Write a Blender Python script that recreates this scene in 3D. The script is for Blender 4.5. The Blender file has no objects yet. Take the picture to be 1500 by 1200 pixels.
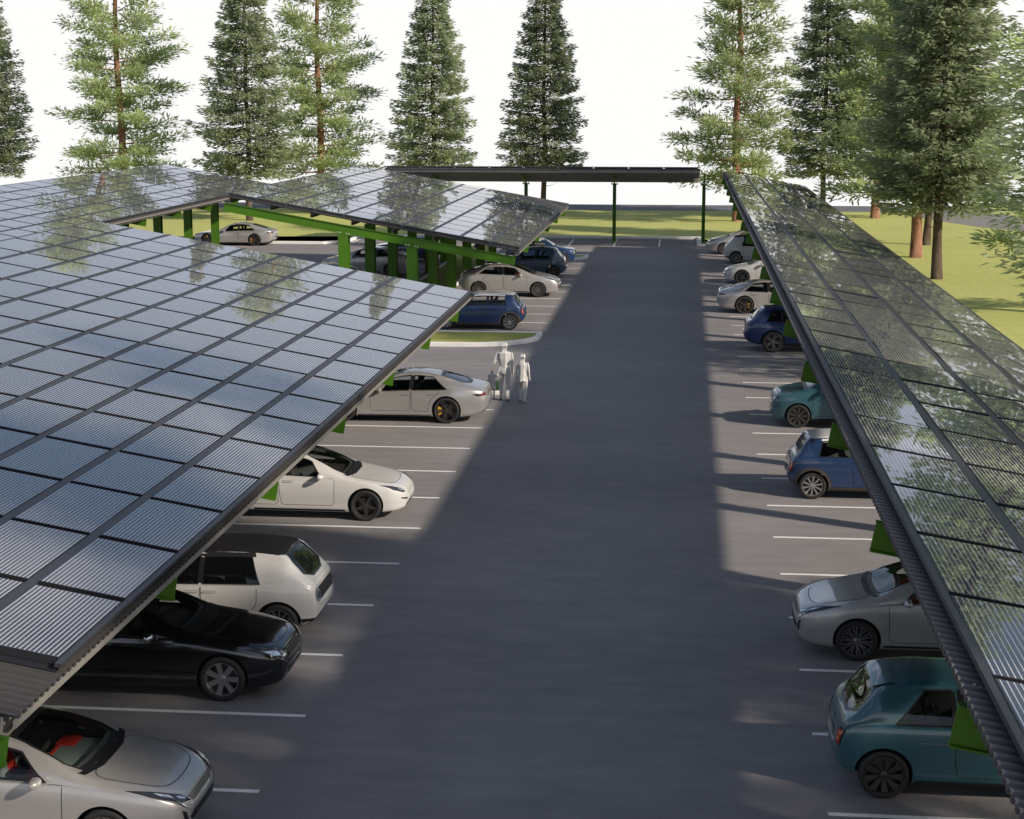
import bpy, bmesh, math, random
from mathutils import Vector, Matrix
from mathutils.bvhtree import BVHTree
from mathutils.geometry import delaunay_2d_cdt

TESTING = globals().get('TESTING', False)
SC = bpy.context.scene
COL = SC.collection
PI = math.pi
random.seed(7)

# ------------------------------------------------------------------ helpers
def link(o):
    COL.objects.link(o)
    return o

def obj(name, bm, mats, parent=None, smooth=True, angle=None, label=None):
    me = bpy.data.meshes.new(name)
    bm.normal_update()
    bm.to_mesh(me)
    bm.free()
    if not isinstance(mats, (list, tuple)):
        mats = [mats]
    for m in mats:
        me.materials.append(m)
    for p in me.polygons:
        p.use_smooth = smooth
    if smooth and angle is not None:
        me.set_sharp_from_angle(angle=math.radians(angle))
    o = link(bpy.data.objects.new(name, me))
    if parent is not None:
        o.parent = parent
    if label:
        o['label'] = label
    return o

def obj_me(name, me, parent=None):
    o = link(bpy.data.objects.new(name, me))
    if parent is not None:
        o.parent = parent
    return o

def empty(name, loc=(0, 0, 0), rz=0.0):
    o = link(bpy.data.objects.new(name, None))
    o.empty_display_size = 0.2
    o.location = loc
    o.rotation_euler = (0, 0, rz)
    return o

def tag(o, label=None, cat=None, group=None, kind=None):
    if label: o['label'] = label
    if cat: o['category'] = cat
    if group: o['group'] = group
    if kind: o['kind'] = kind
    return o

def dup(root, loc, rz, label, group=None):
    r = root.copy(); link(r)
    r.location = loc; r.rotation_euler = (0, 0, rz)
    r['label'] = label
    if group: r['group'] = group
    def rec(src, dst):
        for ch in list(src.children):
            c = ch.copy(); link(c); c.parent = dst
            c.matrix_parent_inverse = ch.matrix_parent_inverse.copy()
            rec(ch, c)
    rec(root, r)
    return r

def box(bm, x0, x1, y0, y1, z0, z1, mat=0, M=None):
    vs = [bm.verts.new(Vector(p) if M is None else M @ Vector(p)) for p in
          ((x0, y0, z0), (x1, y0, z0), (x1, y1, z0), (x0, y1, z0), (x0, y0, z1), (x1, y0, z1), (x1, y1, z1), (x0, y1, z1))]
    for f in ((0, 3, 2, 1), (4, 5, 6, 7), (0, 1, 5, 4), (1, 2, 6, 5), (2, 3, 7, 6), (3, 0, 4, 7)):
        fc = bm.faces.new([vs[i] for i in f]); fc.material_index = mat
    return vs

def rbox(x0, x1, y0, y1, z0, z1, r=0.03, seg=2, M=None):
    bm = bmesh.new()
    box(bm, x0, x1, y0, y1, z0, z1)
    bmesh.ops.bevel(bm, geom=list(bm.edges), offset=r, segments=seg, affect='EDGES', profile=0.5)
    if M is not None:
        bmesh.ops.transform(bm, matrix=M, verts=bm.verts)
    return bm

def join_bm(dst, src, mat=None):
    mp = {v: dst.verts.new(v.co) for v in src.verts}
    for f in src.faces:
        try:
            nf = dst.faces.new([mp[v] for v in f.verts])
            nf.material_index = f.material_index if mat is None else mat
        except ValueError:
            pass
    src.free()

def tube(bm, pts, radii, n=8, mat=0, caps=True):
    rings = []
    for i, p in enumerate(pts):
        p = Vector(p)
        a = Vector(pts[max(i - 1, 0)]); b = Vector(pts[min(i + 1, len(pts) - 1)])
        d = (b - a).normalized()
        up = Vector((0, 0, 1)) if abs(d.z) < 0.9 else Vector((1, 0, 0))
        u = d.cross(up).normalized(); v = d.cross(u)
        rings.append([bm.verts.new(p + (u * math.cos(2 * PI * k / n) + v * math.sin(2 * PI * k / n)) * radii[i]) for k in range(n)])
    for i in range(len(rings) - 1):
        for k in range(n):
            f = bm.faces.new((rings[i][k], rings[i][(k + 1) % n], rings[i + 1][(k + 1) % n], rings[i + 1][k]))
            f.material_index = mat
    if caps:
        for r in (rings[0], rings[-1]):
            try:
                bm.faces.new(r).material_index = mat
            except ValueError:
                pass

def lathe_y(bm, prof, n=40, mat=0, closed=False):
    # prof: (radius, y); revolve around the y axis
    rings = []
    for r, y in prof:
        rings.append([bm.verts.new((r * math.cos(2 * PI * k / n), y, r * math.sin(2 * PI * k / n))) for k in range(n)])
    m = len(rings)
    for i in range(m if closed else m - 1):
        A, B = rings[i], rings[(i + 1) % m]
        for k in range(n):
            f = bm.faces.new((A[k], A[(k + 1) % n], B[(k + 1) % n], B[k])); f.material_index = mat

# ------------------------------------------------------------------ materials
def mat(name):
    m = bpy.data.materials.new(name)
    m.use_nodes = True
    nt = m.node_tree
    return m, nt, nt.nodes['Principled BSDF']

def simple(name, col, rough=0.5, metal=0.0, coat=0.0, spec=0.5, var=0.0, scale=20.0, bump=0.0, bscale=None):
    m, nt, b = mat(name)
    b.inputs['Base Color'].default_value = (*col, 1)
    b.inputs['Roughness'].default_value = rough
    b.inputs['Metallic'].default_value = metal
    b.inputs['Coat Weight'].default_value = coat
    b.inputs['Coat Roughness'].default_value = 0.03
    b.inputs['Specular IOR Level'].default_value = spec
    if var > 0 or bump > 0:
        tc = nt.nodes.new('ShaderNodeTexCoord')
        nz = nt.nodes.new('ShaderNodeTexNoise')
        nz.inputs['Scale'].default_value = scale; nz.inputs['Detail'].default_value = 5
        nt.links.new(tc.outputs['Object'], nz.inputs['Vector'])
        if var > 0:
            mx = nt.nodes.new('ShaderNodeMix'); mx.data_type = 'RGBA'
            mx.inputs[6].default_value = (*[c * (1 - var) for c in col], 1)
            mx.inputs[7].default_value = (*[min(1, c * (1 + var)) for c in col], 1)
            nt.links.new(nz.outputs['Fac'], mx.inputs[0])
            nt.links.new(mx.outputs[2], b.inputs['Base Color'])
        if bump > 0:
            bp = nt.nodes.new('ShaderNodeBump'); bp.inputs['Strength'].default_value = bump
            bp.inputs['Distance'].default_value = 0.02
            nt.links.new(nz.outputs['Fac'], bp.inputs['Height'])
            nt.links.new(bp.outputs['Normal'], b.inputs['Normal'])
    return m

def paint(name, col, metal=0.0, rough=0.35, flake=0.0):
    m, nt, b = mat(name)
    b.inputs['Base Color'].default_value = (*col, 1)
    b.inputs['Metallic'].default_value = metal
    b.inputs['Roughness'].default_value = rough
    b.inputs['Coat Weight'].default_value = 1.0
    b.inputs['Coat Roughness'].default_value = 0.04
    tc = nt.nodes.new('ShaderNodeTexCoord')
    # road dust: slightly duller and browner low on the body
    nz = nt.nodes.new('ShaderNodeTexNoise'); nz.inputs['Scale'].default_value = 3.0; nz.inputs['Detail'].default_value = 6
    nt.links.new(tc.outputs['Object'], nz.inputs['Vector'])
    mr = nt.nodes.new('ShaderNodeMapRange')
    mr.inputs['From Min'].default_value = 0.3; mr.inputs['From Max'].default_value = 0.75
    mr.inputs['To Min'].default_value = max(0.02, rough - 0.06); mr.inputs['To Max'].default_value = rough + 0.08
    nt.links.new(nz.outputs['Fac'], mr.inputs['Value'])
    nt.links.new(mr.outputs['Result'], b.inputs['Roughness'])
    return m

def glass_mat(name, tint=(0.35, 0.42, 0.42), trans=0.5):
    m, nt, b = mat(name)
    nt.nodes.remove(b)
    out = nt.nodes['Material Output']
    g = nt.nodes.new('ShaderNodeBsdfGlossy'); g.inputs['Roughness'].default_value = 0.01
    g.inputs['Color'].default_value = (0.9, 0.93, 0.95, 1)
    t = nt.nodes.new('ShaderNodeBsdfTransparent'); t.inputs['Color'].default_value = (*tint, 1)
    d = nt.nodes.new('ShaderNodeBsdfDiffuse'); d.inputs['Color'].default_value = (0.006, 0.007, 0.008, 1)
    fr = nt.nodes.new('ShaderNodeFresnel'); fr.inputs['IOR'].default_value = 1.48
    m1 = nt.nodes.new('ShaderNodeMixShader'); m1.inputs[0].default_value = trans
    nt.links.new(d.outputs[0], m1.inputs[1]); nt.links.new(t.outputs[0], m1.inputs[2])
    m2 = nt.nodes.new('ShaderNodeMixShader')
    nt.links.new(fr.outputs[0], m2.inputs[0]); nt.links.new(m1.outputs[0], m2.inputs[1]); nt.links.new(g.outputs[0], m2.inputs[2])
    nt.links.new(m2.outputs[0], out.inputs['Surface'])
    return m

def noise_color(name, stops, scale, detail=8, rough=0.9, stretch=(1, 1, 1), bump=0.0, bscale=60.0, scale2=None, mix2=0.5, spec=0.3, coord='Object', bdist=0.02):
    m, nt, b = mat(name)
    tc = nt.nodes.new('ShaderNodeTexCoord'); mp = nt.nodes.new('ShaderNodeMapping')
    mp.inputs['Scale'].default_value = stretch
    nt.links.new(tc.outputs[coord], mp.inputs['Vector'])
    nz = nt.nodes.new('ShaderNodeTexNoise'); nz.inputs['Scale'].default_value = scale; nz.inputs['Detail'].default_value = detail
    nz.inputs['Roughness'].default_value = 0.62
    nt.links.new(mp.outputs[0], nz.inputs['Vector'])
    fac = nz.outputs['Fac']
    if scale2:
        n2 = nt.nodes.new('ShaderNodeTexNoise'); n2.inputs['Scale'].default_value = scale2; n2.inputs['Detail'].default_value = 4
        nt.links.new(mp.outputs[0], n2.inputs['Vector'])
        mm = nt.nodes.new('ShaderNodeMix'); mm.inputs[0].default_value = mix2
        nt.links.new(nz.outputs['Fac'], mm.inputs[2]); nt.links.new(n2.outputs['Fac'], mm.inputs[3])
        fac = mm.outputs[0]
    cr = nt.nodes.new('ShaderNodeValToRGB')
    el = cr.color_ramp.elements
    while len(el) < len(stops): el.new(0.5)
    for e, (p, c) in zip(el, stops):
        e.position = p; e.color = (*c, 1)
    nt.links.new(fac, cr.inputs['Fac'])
    nt.links.new(cr.outputs['Color'], b.inputs['Base Color'])
    b.inputs['Roughness'].default_value = rough
    b.inputs['Specular IOR Level'].default_value = spec
    if bump > 0:
        n3 = nt.nodes.new('ShaderNodeTexNoise'); n3.inputs['Scale'].default_value = bscale; n3.inputs['Detail'].default_value = 4
        nt.links.new(tc.outputs[coord], n3.inputs['Vector'])
        bp = nt.nodes.new('ShaderNodeBump'); bp.inputs['Strength'].default_value = bump; bp.inputs['Distance'].default_value = bdist
        nt.links.new(n3.outputs['Fac'], bp.inputs['Height']); nt.links.new(bp.outputs['Normal'], b.inputs['Normal'])
    return m

def foliage_mat(name, dark, light, trans=0.35):
    m, nt, b = mat(name)
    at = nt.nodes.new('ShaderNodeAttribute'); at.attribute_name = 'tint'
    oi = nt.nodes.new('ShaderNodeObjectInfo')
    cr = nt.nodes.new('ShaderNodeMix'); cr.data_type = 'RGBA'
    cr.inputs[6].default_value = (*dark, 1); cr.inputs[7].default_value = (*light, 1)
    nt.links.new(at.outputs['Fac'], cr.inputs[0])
    hs = nt.nodes.new('ShaderNodeHueSaturation')
    mr = nt.nodes.new('ShaderNodeMapRange'); mr.inputs['To Min'].default_value = 0.82; mr.inputs['To Max'].default_value = 1.18
    nt.links.new(oi.outputs['Random'], mr.inputs['Value'])
    nt.links.new(mr.outputs[0], hs.inputs['Value'])
    nt.links.new(cr.outputs[2], hs.inputs['Color'])
    nt.links.new(hs.outputs[0], b.inputs['Base Color'])
    b.inputs['Roughness'].default_value = 0.6
    b.inputs['Specular IOR Level'].default_value = 0.25
    tr = nt.nodes.new('ShaderNodeBsdfTranslucent')
    nt.links.new(hs.outputs[0], tr.inputs['Color'])
    mx = nt.nodes.new('ShaderNodeMixShader'); mx.inputs[0].default_value = trans
    nt.links.new(b.outputs[0], mx.inputs[1]); nt.links.new(tr.outputs[0], mx.inputs[2])
    nt.links.new(mx.outputs[0], nt.nodes['Material Output'].inputs['Surface'])
    return m

M = {}
def make_materials():
    M['glass'] = glass_mat('window_glass', (0.92, 0.95, 0.93), 0.95)
    M['glass_dark'] = glass_mat('tinted_glass', (0.4, 0.45, 0.45), 0.35)
    M['trim'] = simple('black_trim', (0.012, 0.012, 0.013), 0.35)
    M['gap'] = simple('seam_shadow', (0.006, 0.006, 0.006), 0.9)
    M['well'] = simple('wheel_well_black', (0.012, 0.012, 0.012), 0.9)
    M['rubber'] = simple('tyre_rubber', (0.018, 0.018, 0.018), 0.75, var=0.3, scale=30)
    M['alloy'] = simple('alloy_silver', (0.5, 0.5, 0.5), 0.28, metal=0.9)
    M['alloy_dark'] = simple('alloy_dark', (0.075, 0.07, 0.065), 0.38, metal=0.7)
    M['alloy_mid'] = simple('alloy_grey', (0.25, 0.24, 0.23), 0.33, metal=0.85)
    M['disc'] = simple('brake_disc', (0.05, 0.05, 0.05), 0.5, metal=0.6)
    M['caliper'] = simple('caliper_yellow', (0.55, 0.3, 0.02), 0.4)
    M['chrome'] = simple('chrome', (0.75, 0.76, 0.78), 0.12, metal=1.0)
    M['lamp_house'] = simple('lamp_housing', (0.03, 0.032, 0.036), 0.12, coat=1.0)
    M['lamp'] = simple('lamp_reflector', (0.75, 0.77, 0.8), 0.15, metal=0.75, coat=1.0)
    M['tail'] = simple('tail_lamp_red', (0.30, 0.012, 0.008), 0.15, coat=1.0)
    M['amber'] = simple('lamp_amber', (0.6, 0.16, 0.04), 0.2, coat=1.0)
    M['grille'] = simple('grille_black', (0.014, 0.014, 0.015), 0.4, var=0.4, scale=60)
    M['seat_dark'] = simple('seat_black', (0.04, 0.04, 0.042), 0.7)
    M['seat_green'] = simple('cabin_grey_green', (0.26, 0.31, 0.28), 0.6)
    M['red'] = simple('cabin_red', (0.5, 0.03, 0.02), 0.5)
    M['cabin'] = simple('cabin_lining', (0.11, 0.12, 0.118), 0.8)
    M['clad'] = simple('cladding_brown_grey', (0.06, 0.052, 0.045), 0.6)

# ------------------------------------------------------------------ cars
def pchip(pts):
    xs = [p[0] for p in pts]; ys = [p[1] for p in pts]; n = len(xs)
    h = [xs[i + 1] - xs[i] for i in range(n - 1)]
    d = [(ys[i + 1] - ys[i]) / h[i] for i in range(n - 1)]
    m = [0.0] * n
    m[0], m[-1] = d[0], d[-1]
    for i in range(1, n - 1):
        if d[i - 1] * d[i] > 0:
            w1 = 2 * h[i] + h[i - 1]; w2 = h[i] + 2 * h[i - 1]
            m[i] = (w1 + w2) / (w1 / d[i - 1] + w2 / d[i])
    def f(x):
        if x <= xs[0]: return ys[0]
        if x >= xs[-1]: return ys[-1]
        i = 0
        while x > xs[i + 1]: i += 1
        t = (x - xs[i]) / h[i]
        return (ys[i] * (1 + 2 * t) * (1 - t) ** 2 + h[i] * m[i] * t * (1 - t) ** 2 + ys[i + 1] * t * t * (3 - 2 * t) + h[i] * m[i + 1] * t * t * (t - 1))
    return f

def catmull(P, per):
    out = []
    n = len(P)
    for i in range(n - 1):
        p0 = P[max(i - 1, 0)]; p1 = P[i]; p2 = P[i + 1]; p3 = P[min(i + 2, n - 1)]
        for k in range(per):
            t = k / per
            out.append(tuple(0.5 * (2 * b + (c - a) * t + (2 * a - 5 * b + 4 * c - d) * t * t + (-a + 3 * b - 3 * c + d) * t ** 3)
                             for a, b, c, d in zip(p0, p1, p2, p3)))
    out.append(tuple(P[-1]))
    return out

def apply_booleans(bm, mats, cutters):
    """cutters: list of bmesh; returns a mesh = bm minus all cutters (cut faces take the cutter's material index)"""
    me = bpy.data.meshes.new('tmp_body'); bm.to_mesh(me); bm.free()
    for m in mats: me.materials.append(m)
    o = link(bpy.data.objects.new('tmp_body', me))
    tmp = [o]
    for c in cutters:
        cm = bpy.data.meshes.new('tmp_cut'); bmesh.ops.recalc_face_normals(c, faces=c.faces); c.to_mesh(cm); c.free()
        for m in mats: cm.materials.append(m)
        co = link(bpy.data.objects.new('tmp_cut', cm)); tmp.append(co)
        md = o.modifiers.new('cut', 'BOOLEAN'); md.operation = 'DIFFERENCE'; md.solver = 'EXACT'; md.object = co
    dg = bpy.context.evaluated_depsgraph_get()
    res = bpy.data.meshes.new_from_object(o.evaluated_get(dg), depsgraph=dg)
    for t in tmp:
        md = t.data
        bpy.data.objects.remove(t)
        bpy.data.meshes.remove(md)
    return res

def chaikin(poly, n=2):
    for _ in range(n):
        out = []
        for i in range(len(poly)):
            a = poly[i]; b = poly[(i + 1) % len(poly)]
            out.append((a[0] * .75 + b[0] * .25, a[1] * .75 + b[1] * .25))
            out.append((a[0] * .25 + b[0] * .75, a[1] * .25 + b[1] * .75))
        poly = out
    return poly

def densify(poly, d):
    out = []
    for i in range(len(poly)):
        a = poly[i]; b = poly[(i + 1) % len(poly)]
        L = math.hypot(b[0] - a[0], b[1] - a[1]); n = max(1, int(L / d))
        for k in range(n):
            t = k / n
            out.append((a[0] + (b[0] - a[0]) * t, a[1] + (b[1] - a[1]) * t))
    return out

def area2(poly):
    return sum(poly[i][0] * poly[(i + 1) % len(poly)][1] - poly[(i + 1) % len(poly)][0] * poly[i][1] for i in range(len(poly)))

def offset_poly(poly, d):
    """d>0 grows"""
    n = len(poly); s = 1 if area2(poly) > 0 else -1
    out = []
    for i in range(n):
        a = poly[i - 1]; b = poly[i]; c = poly[(i + 1) % n]
        e1 = (b[0] - a[0], b[1] - a[1]); e2 = (c[0] - b[0], c[1] - b[1])
        l1 = math.hypot(*e1) or 1e-9; l2 = math.hypot(*e2) or 1e-9
        n1 = (e1[1] / l1 * s, -e1[0] / l1 * s); n2 = (e2[1] / l2 * s, -e2[0] / l2 * s)
        m = (n1[0] + n2[0], n1[1] + n2[1]); ml = math.hypot(*m) or 1e-9
        m = (m[0] / ml, m[1] / ml)
        cosv = max(0.45, m[0] * n1[0] + m[1] * n1[1])
        out.append((b[0] + m[0] * d / cosv, b[1] + m[1] * d / cosv))
    return out

class Car:
    """body lofted from side and plan curves, then windows, wheel wells and cabin cut out of it"""
    def __init__(s, sp):
        s.sp = sp
        s.top = pchip(sp['top']); s.bot = pchip(sp['bot']); s.belt = pchip(sp['belt'])
        s.w = pchip(sp['plan']); s.rw = pchip(sp['roofw'])
        s.L = sp['L']; s.x0 = sp['fo'] + sp['wb'] / 2
        s.build_loft()
    def X(s, q): return s.x0 - q
    def edge(s, q):
        zt = s.top(q); zb = min(s.belt(q), zt - 0.012)
        return zb + (zt - zb) * 0.87
    def section(s, q, inset=0.0):
        zt = s.top(q); zb = min(s.belt(q), zt - 0.012); z0 = s.bot(q); w = s.w(q); wr = min(s.rw(q), w * 0.93)
        hb = zb - z0; g = zt - zb
        tuck = s.sp.get('tuck', 0.06)
        P = [(0, z0), (w * 0.55, z0), (w * 0.86, z0 + 0.015), (w * (1 - tuck), z0 + 0.10 * hb), (w * 0.972, z0 + 0.30 * hb), (w, z0 + 0.58 * hb), (w * 0.992, z0 + 0.84 * hb),
             (w * 0.962, zb)]
        sh = w * 0.962
        P += [(sh + (wr - sh) * 0.10 - 0.004, zb + g * 0.05), (sh + (wr - sh) * 0.40 + 0.010, zb + g * 0.42), (wr + 0.012, zb + g * 0.80), (wr * 0.93, zb + g * 0.925), (wr * 0.55, zt - g * 0.018), (0, zt)]
        return P
    def build_loft(s):
        L = s.L
        qs = []
        n = 84
        for i in range(n + 1):
            t = i / n
            # denser near both ends
            qs.append(L * (t - 0.115 * math.sin(2 * PI * t) ))
        bm = bmesh.new()
        rings = []
        for q in qs:
            half = catmull(s.section(q), 4)
            pts = [(y, z) for y, z in half] + [(-y, z) for y, z in half[-2:0:-1]]
            rings.append([bm.verts.new((s.X(q), y, z)) for y, z in pts])
        m = len(rings[0])
        for i in range(len(rings) - 1):
            for k in range(m):
                bm.faces.new((rings[i][k], rings[i][(k + 1) % m], rings[i + 1][(k + 1) % m], rings[i + 1][k]))
        for ring, sg in ((rings[0], 1), (rings[-1], -1)):
            c = Vector((0, 0, 0))
            for v in ring: c += v.co
            c /= len(ring)
            prev = ring
            for f, dx in ((0.8, 0.018), (0.5, 0.03)):
                nr = [bm.verts.new((v.co.x + sg * dx, v.co.y * f, c.z + (v.co.z - c.z) * f)) for v in ring]
                for k in range(m):
                    bm.faces.new((prev[k], prev[(k + 1) % m], nr[(k + 1) % m], nr[k]))
                prev = nr
            cv = bm.verts.new((c.x + sg * 0.034, 0, c.z))
            for k in range(m):
                bm.faces.new((prev[k], prev[(k + 1) % m], cv))
        bmesh.ops.recalc_face_normals(bm, faces=bm.faces)
        s.bm = bm
        s.bvh = BVHTree.FromBMesh(bm)
    # project a 2-D point on the body
    def hit(s, p, axis, off):
        if axis in ('l', 'r'):
            sg = 1 if axis == 'l' else -1
            o = Vector((s.X(p[0]), 3.0 * sg, p[1])); d = Vector((0, -sg, 0))
        elif axis == 't':
            o = Vector((s.X(p[0]), p[1], 4)); d = Vector((0, 0, -1))
        elif axis == 'f':
            o = Vector((6, p[0], p[1])); d = Vector((-1, 0, 0))
        else:
            o = Vector((-6, p[0], p[1])); d = Vector((1, 0, 0))
        loc, nor, idx, dist = s.bvh.ray_cast(o, d)
        if loc is None:
            loc, nor, idx, dist = s.bvh.find_nearest(o + d * (3 if axis in 'lr' else 3.5))
        return loc + nor * off
    def patch(s, poly, axis, off=0.004, d=0.06, bm=None, mat=0):
        bm = bm or bmesh.new()
        ring = densify(poly, d)
        pts = [Vector(p) for p in ring]
        n = len(pts)
        edges = [(i, (i + 1) % n) for i in range(n)]
        xs = [p[0] for p in ring]; ys = [p[1] for p in ring]
        x = min(xs) + d * 0.5
        def inside(px, py):
            c = False
            for i in range(n):
                (x1, y1), (x2, y2) = ring[i], ring[i - 1]
                if (y1 > py) != (y2 > py) and px < (x2 - x1) * (py - y1) / (y2 - y1) + x1:
                    c = not c
            return c
        def far(px, py):
            return min((px - a) ** 2 + (py - b) ** 2 for a, b in ring) > (d * 0.45) ** 2
        while x < max(xs):
            y = min(ys) + d * 0.5
            while y < max(ys):
                if inside(x, y) and far(x, y): pts.append(Vector((x, y)))
                y += d
            x += d
        vo, eo, fo, *_ = delaunay_2d_cdt(pts, edges, [list(range(n))], 1, 1e-5)
        vs = [bm.verts.new(s.hit((v.x, v.y), axis, off)) for v in vo]
        for f in fo:
            try:
                fc = bm.faces.new([vs[i] for i in f]); fc.material_index = mat
            except ValueError: pass
        want = {'l': Vector((0, 1, 0)), 'r': Vector((0, -1, 0)), 't': Vector((0, 0, 1)), 'f': Vector((1, 0, 0)), 'b': Vector((-1, 0, 0))}[axis]
        bm.normal_update()
        for f in bm.faces:
            if f.normal.dot(want) < 0: f.normal_flip()
        return bm
    def ring(s, poly, axis, d_in, d_out, off=0.005, bm=None, mat=0, closed=True, step=0.04):
        bm = bm or bmesh.new()
        P = densify(poly, step)
        A = offset_poly(P, d_out); B = offset_poly(P, -d_in)
        va = [bm.verts.new(s.hit(p, axis, off)) for p in A]; vb = [bm.verts.new(s.hit(p, axis, off)) for p in B]
        n = len(P)
        for i in range(n):
            try:
                f = bm.faces.new((va[i], va[(i + 1) % n], vb[(i + 1) % n], vb[i])); f.material_index = mat
            except ValueError: pass
        want = {'l': Vector((0, 1, 0)), 'r': Vector((0, -1, 0)), 't': Vector((0, 0, 1)), 'f': Vector((1, 0, 0)), 'b': Vector((-1, 0, 0))}[axis]
        bm.normal_update()
        for f in bm.faces:
            if f.normal.dot(want) < 0: f.normal_flip()
        return bm
    def ribbon(s, line, axis, wid, off=0.003, bm=None, mat=0, step=0.05):
        bm = bm or bmesh.new()
        pts = []
        for a, b in zip(line[:-1], line[1:]):
            n = max(1, int(math.hypot(b[0] - a[0], b[1] - a[1]) / step))
            for k in range(n):
                pts.append((a[0] + (b[0] - a[0]) * k / n, a[1] + (b[1] - a[1]) * k / n))
        pts.append(line[-1])
        L, R = [], []
        for i, p in enumerate(pts):
            a = pts[max(i - 1, 0)]; b = pts[min(i + 1, len(pts) - 1)]
            t = (b[0] - a[0], b[1] - a[1]); tl = math.hypot(*t) or 1
            nx, ny = -t[1] / tl * wid / 2, t[0] / tl * wid / 2
            L.append(bm.verts.new(s.hit((p[0] + nx, p[1] + ny), axis, off))); R.append(bm.verts.new(s.hit((p[0] - nx, p[1] - ny), axis, off)))
        for i in range(len(pts) - 1):
            try: bm.faces.new((L[i], L[i + 1], R[i + 1], R[i])).material_index = mat
            except ValueError: pass
        return bm
    def prism(s, poly, axis, a, b, mat=1):
        bm = bmesh.new()
        if axis == 'side':
            mk = lambda p, t: (s.X(p[0]), t, p[1])
        else:
            mk = lambda p, t: (t, p[0], p[1])
        A = [bm.verts.new(mk(p, a)) for p in poly]; B = [bm.verts.new(mk(p, b)) for p in poly]
        n = len(poly)
        for i in range(n): bm.faces.new((A[i], A[(i + 1) % n], B[(i + 1) % n], B[i]))
        bm.faces.new(A); bm.faces.new(B[::-1])
        for f in bm.faces: f.material_index = mat
        return bm
    def side_window(s, s0b, s0t, s1b, s1t, lo=0.022, hi=0.034):
        n = 14
        low = [(s0b + (s1b - s0b) * k / n) for k in range(n + 1)]
        up = [(s0t + (s1t - s0t) * k / n) for k in range(n + 1)]
        P = [(q, s.belt(q) + lo) for q in low]
        U = [(q, max(s.edge(q) - hi, s.belt(q) + lo + 0.012)) for q in up]
        return P + U[::-1]
    def cabin(s):
        sp = s.sp
        q0, q1 = sp['cabin']
        bm = bmesh.new(); rings = []
        n = 26
        for i in range(n + 1):
            q = q0 + (q1 - q0) * i / n
            zt = s.top(q) - 0.065; w = s.w(q); wr = s.rw(q)
            zb = s.belt(q); zfl = 0.34
            ze = s.edge(q) - 0.045
            zt = max(zt, zfl + 0.2); ze = min(max(ze, zfl + 0.15), zt - 0.005); zm = min(zb, ze - 0.03)
            pts = [(0, zfl), (w - 0.15, zfl), (w - 0.11, zm - 0.02), (w * 0.962 - 0.075, zm + 0.0), (wr - 0.045, ze), (wr * 0.6, zt), (0, zt + 0.002)]
            pts = pts + [(-y, z) for y, z in pts[-2:0:-1]]
            rings.append([bm.verts.new((s.X(q), y, z)) for y, z in pts])
        m = len(rings[0])
        for i in range(n):
            for k in range(m):
                bm.faces.new((rings[i][k], rings[i][(k + 1) % m], rings[i + 1][(k + 1) % m], rings[i + 1][k]))
        bm.faces.new(rings[0]); bm.faces.new(rings[-1][::-1])
        for f in bm.faces: f.material_index = 1
        return bm

def arch_poly(cx, cz, r, a0, a1, n=24):
    return [(cx + r * math.cos(a0 + (a1 - a0) * k / n), cz + r * math.sin(a0 + (a1 - a0) * k / n)) for k in range(n + 1)]

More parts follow.
